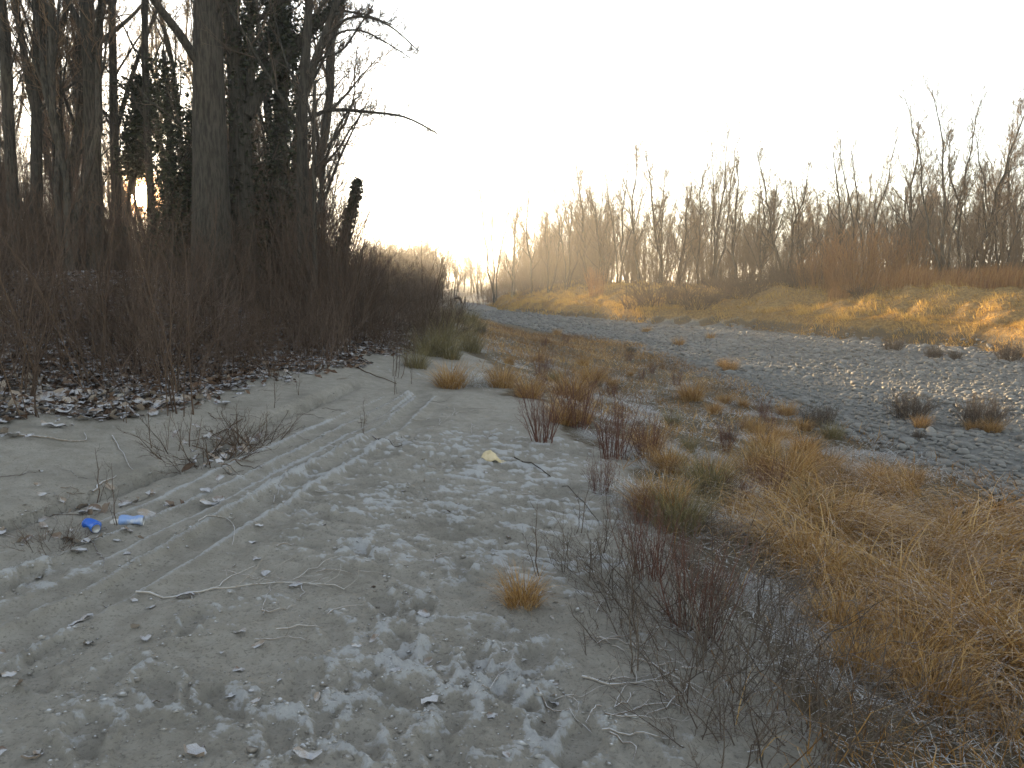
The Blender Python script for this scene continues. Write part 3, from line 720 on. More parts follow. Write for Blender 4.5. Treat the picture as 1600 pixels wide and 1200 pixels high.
# depth of the wood behind them
def wood():
    rng = np.random.default_rng(77); n = 0; spots = []
    while n < 60:
        y = rng.uniform(17, 68); x = -rng.uniform(.235 * y + .5, .235 * y + 4 + .62 * y)
        u, v, f = project(x, y, 4.0)
        if abs(u - 220) < (38 if y < 40 else 20) or (abs(u - 178) < 12 and 33 < y < 36): continue
        if any((x - a) ** 2 + (y - b) ** 2 < 2.2 for a, b in spots): continue
        spots.append((x, y)); pr = [SLIM, SLIM, WISP, SLIM][n % 4]; pr = pr[n % len(pr)]
        k = rng.uniform(.85, 1.5); lb = ['slim bare tree standing deeper in the wood behind the front trunks', 'slim bare tree standing deeper in the wood behind the front trunks',
                'multi-stemmed bare tree standing deeper in the wood behind the front trunks', 'slim bare tree standing deeper in the wood behind the front trunks'][n % 4]
        place_tree(pr, 'bare_tree', x, y, ['slim', 'slim', 'multi-stemmed', 'slim'][(n) % 4] + ' bare tree deeper in the wood than the trees ' + near_hero(u).replace('below ', 'by '), 'trees deeper in the left wood', k, rng.uniform(0, 6.28), .03, k * rng.uniform(1, 1.25)); n += 1
wood()
for k, (u, y, sz) in enumerate([(120, 50, 1.15), (320, 57, 1.25), (243, 53, 1.15), (186, 60, 1.3), (360, 62, 1.3), (214, 58, 1.15)]):
    place_tree(BROAD[k % 3] if k < 5 else SLIM[k % 3], 'sun_tree', (u - 800) / FPX * y, y, 'spreading bare tree deep in the wood with the low sun shining through it', 'trees in front of the sun', sz, k * 2.1, .03)

# thicket of bare shrubs under and in front of the wood
THICK = [shrub_mesh(200 + k, 30, 2.0, 1.8, 'bramble', r=.009, tw=8, tw2=4, lean=(.05, .95), curl=.8, wig=.13) for k in range(5)]
WHIP = [shrub_mesh(210 + k, 14, 3.0, 1.2, 'bramble', r=.012, tw=9, tw2=4, lean=(.0, .35), curl=.4, K=9, wig=.09) for k in range(4)]
WISPY = [shrub_mesh(220 + k, 9, 1.7, 1.0, 'redtwig', r=.007, tw=7, tw2=3, lean=(.05, .8), curl=.7, K=9, wig=.12, rm=.002) for k in range(4)]
SUNP = (220, 305)
def thicket():
    rng = np.random.default_rng(78)
    def add(x, y, s, lab, grp, lst, nm='thicket_shrub', wide=1.0):
        z = float(H0(x, y)); u, v, f = project(x, y, z)
        top = {0: 2.2, 1: 3.1}[int(lst is WHIP)]
        if abs(u - SUNP[0]) < 28 + 900 / y:                          # keep below the line of sight to the sun
            lim = (CAM_Z + (440 - 322) / FPX * y - z) / top ; s = min(s, lim)
            if s < .3: return
        o = obj(nm, lst[rng.integers(len(lst))], None, (x, y, z), lab, 'shrub', grp, None, rng.uniform(0, 6.28), (s * wide, s * wide, s))
        o.rotation_euler[0] = rng.normal(0, .08); o.rotation_euler[1] = rng.normal(.05, .08)
    spots = []; n = 0; tries = 0
    while n < 230 and tries < 30000:
        tries += 1
        y = rng.uniform(11.5, 50) if n % 3 else rng.uniform(12, 24); u = rng.uniform(-150, 750)
        ymin = np.interp(u, [-150, 150, 330, 430, 520, 640, 750], [18.5, 18.5, 17.5, 15.0, 14.6, 17, 24])
        if y < ymin: continue
        x = (u - 800) / FPX * y * 1.0
        if x > -.052 * y - .2: continue
        if any((x - a) ** 2 + (y - b) ** 2 < .5 for a, b in spots): continue
        spots.append((x, y)); n += 1
        edge = np.interp(u, [0, 300, 520, 580, 640, 700, 745], [1.15, 1.3, 1.15, .9, .72, .58, .4])
        s = edge * rng.uniform(.65, 1.3) * np.interp(y, [12, 20, 50], [.8, .95, 1.5 if u < 560 else 1.0])
        w = rng.random() < .38
        add(x, y, s * (.8 if w else 1), ('upright whippy' if w else 'tangled reddish brown') + ' bare shrub in the thicket ' + near_hero(u), 'shrubs of the dark thicket on the left bank', WHIP if w else THICK)
    for q in range(95):                                             # tall dense back of the thicket
        u = rng.uniform(-130, 500); y = rng.uniform(20.5, 31); x = (u - 800) / FPX * y
        if abs(u - SUNP[0]) < 105: continue
        v = rng.uniform(170, 290) if abs(u - SUNP[0]) > 60 else rng.uniform(225, 268)
        add(x, y, (CAM_Z + (440 - v) / FPX * y - float(H0(x, y))) / 1.7, 'tall dense bare shrub at the back of the thicket ' + near_hero(u), 'tall shrubs at the back of the thicket', THICK, 'tall_shrub', .5)
    for u, y, v in ((160, 25, 235), (292, 24, 245), (186, 27, 250), (222, 29, 322), (208, 31, 318), (238, 28, 318)):
        x = (u - 800) / FPX * y; z = float(H0(x, y)); sz = (CAM_Z + (440 - v) / FPX * y - z) / 1.3
        obj('sun_shrub', THICK[y % 5], None, (x, y, z), 'tall bare shrub at the back of the thicket with the low sun behind it', 'shrub', 'shrubs in front of the sun', None, u, (sz * .28, sz * .28, sz))
    for q in range(90):                                             # wispy growth reaching down towards the track
        u = rng.uniform(-60, 700); y = np.interp(u, [-60, 250, 450, 560, 700], [8.2, 9.0, 11.5, 14.5, 17]) + rng.gamma(1.4, 1.5); x = (u - 800) / FPX * y
        if x > xl_(y) + (.1 if u > 420 else -.25): continue
        add(x, y, rng.uniform(.45, 1.0) * (.7 if u > 560 else 1), 'wispy reddish bush at the front of the thicket ' + near_hero(u), 'wispy bushes at the front of the thicket', WISPY, 'wispy_bush')
    for q in range(26):                                             # thinner growth on the litter in front
        u = rng.uniform(-60, 520); y = rng.uniform(10.5, 15.5); x = (u - 800) / FPX * y
        if x > xl_(y) - .5: continue
        w = rng.random() < .6
        add(x, y, rng.uniform(.4, .8), ('thin upright' if w else 'small tangled') + ' shrub standing alone on the leaf litter ' + near_hero(u), 'sparse shrubs on the leaf litter', WHIP if w else THICK, 'litter_shrub')
    for q in range(70):                                             # hedge added on the far left bank, sized to shade the riverbed
        y = 40 + 36 * rng.random(); x = xs_(y) - 1.2 - rng.random() * 4.5
        add(x, y, rng.uniform(.85, 1.15) * np.interp(y, [40, 52, 60, 76], [1.25, 1.4, 1.2, 1.3]), 'hazy bare shrub in the left bank hedge shaped to shade the riverbed', 'shrubs along the far left bank', THICK)
thicket()
# separate saplings along the wood's front edge
SAP = [shrub_mesh(230 + k, 5, 2.1, .5, 'bramble', r=.011, tw=8, tw2=3, lean=(.0, .3), curl=.35, K=9) for k in range(4)]
for (px, py, s) in [(30, 620, 1.1), (70, 600, 1.2), (105, 590, 1.0), (150, 610, 1.2), (175, 590, 1.1), (215, 580, 1.15), (265, 620, 1.05), (285, 650, .9), (320, 560, 1.2), (350, 540, 1.2), (400, 560, .8),
                    (20, 560, 1.2), (130, 550, 1.25), (190, 540, 1.2), (250, 550, 1.2), (300, 530, 1.15), (430, 590, .6), (470, 560, .8), (50, 655, .7), (620, 590, .45), (640, 570, .5), (520, 545, .8)]:
    g = G(px, py)[0]; o = obj('sapling', SAP[int(px) % 4], None, g, 'upright whippy sapling on the leaf litter ' + near_hero(px), 'shrub', 'saplings along the front of the thicket', None, px * .7, s)
    o.rotation_euler[1] = .08
for (px, py, h, lab) in [(655, 470, 1.5, 'thin leafless sapling poking above the end of the thicket'), (690, 480, 1.3, 'wide-branched young bare bush at the tip of the thicket'), (612, 440, 1.0, 'short bare shoot standing above the low end of the thicket')]:
    p = at_depth(px, py, 22); o = obj('young_bush', SAP[(px // 3) % 4], None, (p[0], 22, float(H0(p[0], 22)) - .05), lab, 'shrub', None, None, px * .3, h)

# ------------------------------------------------------------------ far bank: trees, scrub, reeds, grass
def bank_x(y, e): return xf_(y) + e
FAR_NEAR = [(772, 'at the misty end of the far bank'), (930, 'above the bright grass slope'), (1020, 'behind the big dark bush'), (1112, 'by the tall straight-stemmed group'), (1222, 'by the V-crowned tree'), (1335, 'behind the glowing willow'), (1472, 'by the tallest wispy tree'), (1570, 'above the reeds')]
def near_far(u): return min(FAR_NEAR, key=lambda q: abs(q[0] - u))[1]
def far_trees():
    rng = np.random.default_rng(91)
    # (px, top px, depth, kind, label)
    named = [(772, 322, 92, WISP[0], 'tall thin leaning tree at the misty end of the far bank tree line'),
             (800, 350, 88, BROAD[0], 'spreading bare tree with low drooping boughs at the far bank end'),
             (832, 338, 84, SLIM[0], None), (858, 345, 82, SLIM[1], None), (885, 318, 80, WISP[1], None), (922, 300, 76, SLIM[2], None), (945, 312, 75, BROAD[1], None),
             (965, 288, 73, WISP[0], None), (1000, 264, 70, SLIM[0], None), (1030, 278, 68, SLIM[1], None), (1055, 296, 67, BROAD[2], None),
             (1112, 236, 62, WISP[1], 'tall group of straight stems, the highest crown above the dark brush'), (1090, 300, 66, SLIM[2], None), (1180, 292, 58, BROAD[0], None), (1150, 262, 60, SLIM[0], None),
             (1222, 240, 56, SLIM[1], 'bare tree with V-shaped crown behind the willow scrub'), (1250, 285, 58, BROAD[1], None), (1290, 300, 58, BROAD[2], None), (1318, 250, 54, SLIM[2], None),
             (1348, 226, 52, WISP[0], 'slim tree with whitish broken top above the willow scrub'), (1385, 280, 54, BROAD[0], None), (1430, 196, 49, SLIM[0], None),
             (1472, 168, 47, WISP[1], 'tallest wispy multi-stemmed tree of the far bank'), (1500, 180, 47, SLIM[1], None), (1530, 235, 50, BROAD[1], None),
             (1556, 198, 46, WISP[0], 'tall bare tree with dense bushy top above the reeds'), (1590, 228, 45, BROAD[2], None), (1625, 215, 44, SLIM[2], None), (1680, 215, 44, SLIM[0], None), (1650, 240, 48, BROAD[0], None)]
    for k, (px, top, D, pr, lab) in enumerate(named):
        x = (px - 800) / FPX * D * 1.0; z = float(H0(x, D)); zt = float(at_depth(px, top, D)[2])
        hh = pr[0].vertices[0].co.z  # unused height hint
        base = 11.0 if pr in WISP else (10.0 if pr in SLIM else 9.6)
        s = (zt - z) / base * rng.uniform(1.0, 1.08) * np.interp(px, [760, 1000, 1200], [1.3, 1.22, 1.05])
        place_tree(pr, 'bank_tree', x, D, lab or ['slender bare tree in the front row ', 'rounded bare tree in the front row '][int(pr in BROAD)] + near_far(px),
                   None if lab else 'trees lining the far bank', s, k * 1.9, .05, s)
    n = 0; spots = []
    while n < 135:                                                   # rows behind
        px = rng.uniform(740, 1760); D = np.interp(px, [740, 960, 1300, 1760], [112, 82, 62, 50]) * rng.uniform(1.02, 1.6)
        x = (px - 800) / FPX * D
        if x < xf_(D) + np.interp(D, [60, 90], [6, 2]) or any((x - a) ** 2 + (D - b) ** 2 < 5 for a, b in spots): continue
        spots.append((x, D)); pr = [BROAD, SLIM, BROAD, WISP][n % 4]; pr = pr[n % len(pr)]
        s = np.interp(px, [740, 900, 1200, 1500, 1760], [1.05, 1.1, .85, .75, .8]) * rng.uniform(.8, 1.15)
        place_tree(pr, 'background_tree', x, D, ['rounded bare tree in the back rows ', 'slender bare tree in the back rows '][n % 2] + near_far(px),
                   'trees behind the far bank line', s, rng.uniform(0, 6.28), .04); n += 1
    for (px, D, h) in [(690, 112, 9.0), (676, 118, 7.5), (710, 120, 7.0)]:
        x = (px - 800) / FPX * D
        place_tree(BROAD[(px // 7) % 3], 'misty_tree', x, D, 'misty pale tree beyond the end of the thicket', 'misty trees at the river bend', h / 9.6, px, .03)
    for q in range(44):                                             # wood closing the valley, far and faint
        D = rng.uniform(170, 240); px = rng.uniform(560, 860); x = (px - 800) / FPX * D
        place_tree(BROAD[q % 3], 'distant_tree', x, D, 'faint hazy tree in the wood closing the valley', 'distant trees closing the valley', rng.uniform(.85, 1.25), q, .02)
far_trees()
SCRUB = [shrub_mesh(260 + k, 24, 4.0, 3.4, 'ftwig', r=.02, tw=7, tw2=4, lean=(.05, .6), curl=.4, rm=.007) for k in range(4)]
WILLOW = [shrub_mesh(280 + k, 90, 3.4, 2.4, 'orange', r=.014, tw=5, tw2=2, lean=(.0, .4), curl=.25, rm=.006) for k in range(3)]
DARKB = [shrub_mesh(290 + k, 58, 1.9, 2.2, 'bramble', r=.016, tw=8, tw2=3, lean=(.2, .95), curl=.9, rm=.006) for k in range(2)]
def far_scrub():
    rng = np.random.default_rng(92); n = 0; spots = []
    while n < 130:
        px = rng.uniform(742, 1720); D0 = np.interp(px, [740, 960, 1110, 1300, 1480, 1720], [95, 72, 60, 52, 46, 40]); D = D0 * rng.uniform(1.0, 1.3)
        x = (px - 800) / FPX * D
        if x < xf_(D) + np.interp(D, [60, 85], [5.0, 1.5]) or any((x - a) ** 2 + (D - b) ** 2 < 1.6 for a, b in spots): continue
        spots.append((x, D)); n += 1
        s = (.4 + 1.0 * rng.random() ** 1.5) * np.interp(px, [740, 1000, 1400, 1720], [1.15, 1.15, .95, .9])
        obj('bank_shrub', SCRUB[n % 4], None, (x, D, float(H0(x, D))), ('low' if s < .8 else 'middling' if s < 1.2 else 'tall') + ' brown bare shrub in the undergrowth ' + near_far(px), 'shrub', 'undergrowth shrubs of the far bank', None, rng.uniform(0, 6.28), s)
    for q in range(45):
        px = rng.uniform(742, 935); D = np.interp(px, [740, 935], [98, 76]) * rng.uniform(1.0, 1.2); x = (px - 800) / FPX * D
        obj('bank_shrub', SCRUB[q % 4], None, (x, D, float(H0(x, D))), 'hazy brown shrub under the trees ' + near_far(px), 'shrub', 'undergrowth shrubs of the far bank', None, q * 1.3, rng.uniform(.6, 1.5))
    for (px, D, s, lab) in [(1335, 47, 1.15, 'glowing orange-brown willow bush beside the dark stump on far bank'), (1310, 48, .95, 'smaller orange willow bush tucked against the tall glowing one'), (1385, 48, .9, 'orange willow bush between the dark stump and the reeds'),
                            (1280, 50, .8, 'thin orange willow bush next to the grassy hollow'), (1255, 52, .7, 'low brownish orange willow at the rim of the grassy hollow'), (930, 68, .7, 'small orange bush above the bright grass slope'), (1420, 49, 1.0, 'tall willow scrub rising behind the reeds')]:
        x = (px - 800) / FPX * D; obj('willow_bush', WILLOW[px % 3], None, (x, D, float(H0(x, D))), lab, 'shrub', None, None, px, s)
    for k, (px, py, s, lab) in enumerate([(1020, 478, 1.15, 'big dark tangled bush between the two sunlit grass slopes'), (990, 482, .85, 'dark bush on the river side of the big tangled one'), (1060, 474, .9, 'dark low bush at the foot of the hollow'), (1348, 466, .62, 'small dark twiggy stump bush on the sunlit bank')]):
        g = G(px, py)[0]; obj('dark_bush', DARKB[k % 2], None, g, lab, 'shrub', None, None, k, s)
    for q in range(16):
        px = rng.uniform(1080, 1300); D = rng.uniform(52, 58); x = (px - 800) / FPX * D
        obj('dark_brush', DARKB[q % 2], None, (x, D, float(H0(x, D))), 'low dark brush at the back of the grassy hollow', 'shrub', 'dark brush behind the hollow', None, q, rng.uniform(.7, 1.1))
far_scrub()
def hedge():  # added bushes, heights profiled to shade the riverbed and spare the far bank
    rng = np.random.default_rng(79)
    for q in range(95):
        y = 72 + 54 * rng.random(); x = xs_(y) - .3 - rng.random() * 5
        s = rng.uniform(.88, 1.12) * np.interp(y, [72, 78, 94, 97, 105, 110, 126], [.6, 1.1, 1.6, .85, .85, 1.2, 1.5])
        obj('shade_hedge_shrub', SCRUB[q % 4], None, (x, y, float(H0(x, y))), 'tall hazy bush in left bank hedge shaped to shade riverbed, ' + ('before' if y < 96 else 'beyond') + ' the misty trees', 'shrub', 'tall bushes along the far left bank', None, rng.uniform(0, 6.28), s)
hedge()
def far_grass():
    rng = np.random.default_rng(93)
    n = 76000; y = 22 + 75 * rng.random(n) ** 1.1; e = rng.gamma(1.6, 3.2, n) * (.4 + y / 90)
    x = xf_(y) + 1.6 * vnoise((xf_(y)) * .2, y * .2, 8) - .25 + e
    z = H0(x, y); k = in_view(x, y, z, 60, 40); x, y, z, e = x[k], y[k], z[k], e[k]; n = len(x)
    cl = ss(-.12, .3, fbm(x * .9, y * .9, 401, 3))
    L = (.18 + .5 * cl * rng.random(n)) * np.interp(y, [20, 90], [.85, 1.25])
    az = rng.normal(-1.4, 1.2, n); th0 = rng.uniform(.1, .7, n); th1 = th0 + rng.uniform(.5, 1.7, n)
    wd = rng.uniform(.010, .024, n) * np.interp(y, [20, 90], [.8, 1.6])
    t = np.clip(.25 + .5 * cl + rng.normal(0, .15, n), 0, 1)
    V, F, T = blades(rng, np.stack([x, y, z - .02], 1), L, az, th0, th1, wd * 1.15, 3, t, ground=H0)
    obj('bank_grass', mesh('bank_grass', V, F, M['gold'], True, T), label='golden dry grass covering the sunlit far bank', cat='grass', kind='stuff')
    # tall reeds behind it
    n = 16000; px = rng.uniform(1290, 1700, n); D = np.interp(px, [1290, 1700], [47, 40]) + rng.uniform(-.6, 5.0, n)
    x = (px - 800) / FPX * D; z = H0(x, D)
    den = vnoise(x * .6, D * .6, 411) + .22 * ss(1330, 1420, px) > rng.uniform(-.35, .25, n); x, D, z = x[den], D[den], z[den]; n = len(x)
    V, F, T = blades(rng, np.stack([x, D, z - .05], 1), rng.uniform(.5, 1.5, n), rng.normal(1.2, .6, n), rng.uniform(0, .25, n), rng.uniform(.2, .8, n), rng.uniform(.015, .03, n), 3, rng.uniform(.1, .9, n))
    obj('reeds', mesh('reeds', V, F, M['orange'], True, T), label='tall orange brown reeds above the grassy far bank', cat='reeds', kind='stuff')
far_grass()
# driftwood snag at the far end of the river
def snag():
    rng = np.random.default_rng(4); g = G(722, 474)[0]; D = g[1]
    o = obj('driftwood_snag', None, None, g, 'dark tangled driftwood snag caught at the end of the riverbed', 'driftwood')
    a = np.array([[[0, 0, -.2], [-.1, 0, .3], [-.3, 0, .7], [-.75, .1, .95]], [[.4, 0, -.2], [.38, 0, .2], [.4, .1, .6], [.37, 0, .85]], [[-.3, 0, .6], [-.5, 0, .8], [-.8, 0, .7], [-1.0, 0, .8]]]) * 1.0
    R = np.array([[.12, .12, .2, .16], [.09, .09, .08, .05], [.1, .22, .2, .06]])
    V, F, T = tubes(a, R, 7, np.array([.2, .3, .1])); obj('limb', mesh('limb', V, F, M['log'], True, T), o)
    L = branch(rng, a, R, 8, .3, 1, .9, .5, .4, 4, .1, .2, .02); V, F, T = tubes(*L, 4, tint_of(rng, len(L[0]))); obj('root_tangle', mesh('root', V, F, M['log'], True, T), o)
snag()

# ------------------------------------------------------------------ near slope: grass, tussocks, dead weeds
def tuss(seed, n, h, spread, mat, droop=(.6, 1.9), wd=(.004, .009), th=(.0, .5), K=6, tl=(.05, 1.), az0=None):
    rng = np.random.default_rng(seed); a = rng.uniform(0, 6.28, n); q = np.sqrt(rng.random(n)) * spread
    base = np.stack([np.sin(a) * q, np.cos(a) * q, np.full(n, -.05) + .10 * h * (1 - (q / spread) ** 2)], 1)
    L = h * rng.uniform(.5, 1.25, n); t0 = rng.uniform(*th, n) + .5 * q / spread * rng.random(n); t1 = t0 + rng.uniform(*droop, n)
    if az0 is not None: a = rng.normal(az0, .75, n)
    V, F, T = blades(rng, base, L, a + rng.normal(0, .7, n), t0, t1, rng.uniform(*wd, n), K, rng.uniform(*tl, n), .08)
    return mesh('tussock', V, F, M[mat], True, T)
TUS = [tuss(300 + k, 520, .55, .20, 'straw', th=(0, .35), droop=(.3, 1.6)) for k in range(3)]
DROOP = [tuss(310 + k, 900, .85, .34, 'straw', droop=(.9, 2.0), th=(.3, 1.2), K=8, wd=(.005, .012), az0=3.9, tl=[(0, .55), (.15, .9), (.35, 1.)][k]) for k in range(3)]
FTUS = [tuss(320 + k, 420, .38, .26, 'frostgrass', droop=(.8, 2.2), th=(.2, .9)) for k in range(2)]
GTUS = [tuss(330 + k, 420, .55, .2, 'green', droop=(.3, 1.3), th=(0, .3)) for k in range(2)]
WEED = [shrub_mesh(340 + k, 17, .50, .6, 'weed', r=.0036, tw=6, tw2=2, lean=(.05, .9), curl=.9, wig=.16, rm=.0014) for k in range(3)]
RED = [shrub_mesh(350 + k, 34, .75, .35, 'redstem', r=.0045, tw=5, tw2=3, lean=(.0, .45), curl=.25, wig=.07, rm=.0016) for k in range(3)]
CLUMP = [shrub_mesh(360 + k, 95, .62, .75, 'weed', r=.006, tw=5, tw2=3, lean=(.0, .8), curl=.5, wig=.1, rm=.004) for k in range(2)]
def put(lst, name, px, py, s, label, cat, group=None, rz=None, k=0):
    g = G(px, py)[0]; g[2] = float(H(g[0], g[1])) - .01
    return obj(name, lst[(k or int(px)) % len(lst)], None, g, label, cat, group, None, px * .37 if rz is None else rz, s)
for (px, py, s, lab) in [(1225, 765, 1.25, 'big upright tawny grass tussock on the frosted slope above the cobbles'), (1080, 625, 1.15, 'rounded brown grass tussock behind the red-stemmed weeds'), (1140, 580, .9, 'low tawny tussock beside the cobbles at the grass tongue'),
                         (893, 625, 1.3, 'tall straw-coloured tussock behind the dark twiggy shrub'), (925, 600, 1.2, 'loose straw tussock next to the tall one, far side'), (1010, 705, .7, 'small olive-brown tussock with bare forked stem in it'), (1425, 757, .65, 'small straw tussock at the rim of the cobbles'),
                         (1370, 752, .7, 'orange-tinted tussock standing near the rim of the cobbles'), (1175, 745, .9, 'tawny side tussock leaning on the big upright one')]:
    put(TUS, 'grass_tussock', px, py, s, lab, 'grass tussock')
for (px, py, s, lab) in [(704, 605, 1.0, 'reddish tussock on the sand crest beside the frosted tuft'), (783, 605, .9, 'slim reddish-brown tussock on the far side of the frosted tuft')]:
    put(TUS, 'red_tussock', px, py, s, lab, 'grass tussock')
for (px, py, s, lab) in [(735, 600, 1.4, 'white frosted grass tuft on the crest between two reddish tussocks')]:
    put(FTUS, 'frosted_tuft', px, py, s, lab, 'grass tussock')
for (px, py, s) in [(690, 540, 1.5), (720, 530, 1.5), (735, 550, 1.2), (700, 560, 1.2), (745, 520, 1.3), (670, 555, 1.3), (715, 505, 1.6), (690, 510, 1.8), (735, 508, 1.5), (650, 575, .9)]:
    put(GTUS, 'green_tussock', px, py, s, 'dull green tussock where the thicket meets the grassy slope', 'grass tussock', 'green tussocks at the end of the thicket')
for (px, py, s, lab) in [(845, 690, 1.0, 'dark twiggy dead shrub spreading low at the sand edge'), (905, 668, 1.0, 'upright brown-stemmed dead weed in front of the tall straw tussock'), (958, 715, 1.0, 'red-stemmed dead weed on the sand slope'), (1010, 720, .8, 'forked bare weed stems beside the red-stemmed weed'),
                         (940, 770, .55, 'single short dead stem standing on bare sand')]:
    put(RED, 'dead_weed', px, py, s, lab, 'weed')
for (px, py, s, lab) in [(1395, 548, 1.0, 'dark weed clump on the cobbles under the far bank, greyish tips'), (1460, 560, .85, 'small dark weed clump on the cobbles near the far bank'), (1492, 562, .6, 'smallest dark weed clump beside its dark neighbour near far bank'), (1578, 565, 1.25, 'wide dark weed clump at the foot of the far bank'),
                         (1422, 655, 1.0, 'domed brown weed clump in the middle of the cobbles'), (1535, 668, 1.1, 'spreading brown weed clump with straw side on the cobbles'), (1280, 668, .8, 'pointed dark weed clump at the near rim of the cobbles'), (1436, 686, .28, 'tiny dark weed sprig among the cobbles')]:
    put(CLUMP, 'weed_clump', px, py, s, lab, 'weed clump')
for (px, py, s) in [(1440, 668, .6), (1550, 675, .65), (1520, 672, .5), (1255, 672, .6), (1130, 574, .7), (1060, 540, .9), (1110, 530, .8), (1010, 520, .9)]:
    put(TUS, 'straw_tuft', px, py, s, 'small straw tuft growing among the cobbles', 'grass tussock', 'straw tufts among the cobbles')
# long straw hanging down the near right mound
rng = np.random.default_rng(96); q = 0
for (px, py) in [(1290, 850), (1340, 830), (1390, 800), (1450, 815), (1330, 880), (1400, 870), (1460, 880), (1520, 870), (1570, 880), (1300, 930), (1370, 930), (1440, 940), (1510, 940), (1580, 950), (1420, 1000), (1490, 1010),
                 (1560, 1020), (1620, 960), (1620, 1040), (1540, 1080), (1600, 1090), (1480, 1070), (1250, 880), (1640, 880), (1560, 820), (1240, 830), (1330, 790), (1280, 810), (1400, 770)]:
    o = put(DROOP, 'straw_mound', px, py, rng.uniform(.5, 1.25), 'heap of long drooping straw ' + ('beside the rotten log' if px > 1450 and py < 900 else 'just above the cobbles' if py < 850 else 'next to the dark weeds' if px < 1380 else 'low on the slope' if py > 1000 else 'in the middle of the straw slope'), 'grass tussock', 'drooping straw heaps on the near slope', rng.normal(0, .9), k=q + 1); q += 1
    o.rotation_euler = (rng.normal(.0, .1), rng.normal(0, .1), o.rotation_euler[2])
# dark dead weeds between sand and straw
for (px, py, s) in [(900, 880, .7), (950, 900, .8), (1000, 940, 1.0), (1060, 960, 1.1), (1110, 1000, 1.1), (1160, 1040, 1.1), (1040, 1040, .95), (960, 1000, .7), (1210, 1080, 1.1), (1120, 1080, 1.0), (1240, 1000, 1.0), (1180, 940, 1.0), (1100, 900, .9), (1040, 880, .8),
                    (1210, 1160, 1.0), (1290, 1120, .9), (1130, 1170, .9), (1150, 860, .8), (1280, 1190, .9), (1060, 1130, .6), (1360, 1150, .8), (1440, 1130, .8), (1520, 1160, .8), (1000, 830, .6), (1080, 830, .6)]:
    o = put(WEED, 'dead_weed_tangle', px, py, s, 'tangled dark dead weed ' + ('around the orange-brown stalks' if (px - 1085) ** 2 + (py - 990) ** 2 < 14000 else 'at the bare sand edge' if px < 1000 else 'in the hollow below the straw' if px > 1190 else 'with frosted curls between sand and straw'), 'weed', 'dead weeds along the sand edge', k=px + py)
for k, (u, sz) in enumerate([(498, 1.5), (512, 1.25), (528, 1.1), (545, .9), (485, 1.6)]):
    x = (u - 800) / FPX * 17.4; obj('edge_shrub', WHIP[k % 4], None, (x, 17.4, float(H0(x, 17.4))), 'upright thin-twigged shrub between the two-stemmed tree and the snag', 'shrub', 'shrubs beside the leaning snag', None, k, sz)
put(TUS, 'brown_tuft', 815, 945, .42, 'small brown broken tuft alone on the frosty sand', 'grass tussock')
for (px, py, s, lab) in [(1085, 990, .8, 'orange-brown dead stalks standing among the dark weeds'), (1010, 900, .7, 'few thin upright dead stems over the frosted weeds')]:
    put(RED, 'stalks', px, py, s, lab, 'weed')
for k, (px, py) in enumerate([(1260, 905), (1310, 990), (1350, 850), (1425, 905), (1470, 960), (1500, 845), (1550, 985), (1410, 1060), (1290, 860), (1380, 965), (1590, 915), (1340, 1050), (1460, 1110)]):
    put(TUS, 'upright_tuft', px, py, rng.uniform(.5, .9), 'upright tuft poking out of the drooping straw', 'grass tussock', 'upright tufts in the drooping straw')
def slope_weeds():
    rng = np.random.default_rng(61); n = 0
    while n < 95:
        px, py = rng.uniform(740, 1330), rng.uniform(515, 830)
        g = G(px, py)[0]
        if not (xs_(g[1]) + .4 < g[0] < xr_(g[1]) - .2): continue
        k = rng.choice(5, p=[.3, .2, .22, .16, .12]); lst = [TUS, FTUS, RED, GTUS, CLUMP][k]
        nm = ['slope_tussock', 'frosted_tussock', 'slope_weed', 'olive_tussock', 'brown_weed'][k]
        where = ['close to the sand edge', 'halfway down the slope', 'just above the cobbles'][int(3 * (g[0] - xs_(g[1])) / (xr_(g[1]) - xs_(g[1]))) % 3]
        lb = ['small straw tussock ', 'white-frosted grass tussock ', 'reddish bare weed ', 'olive grass tussock ', 'low brown weed clump '][k] + where
        put(lst, nm, px, py, rng.uniform(.4, .85) * (.55 if k == 4 else 1), lb, 'weed' if k in (2, 4) else 'grass tussock', 'plants of the near slope ' + where); n += 1
slope_weeds()
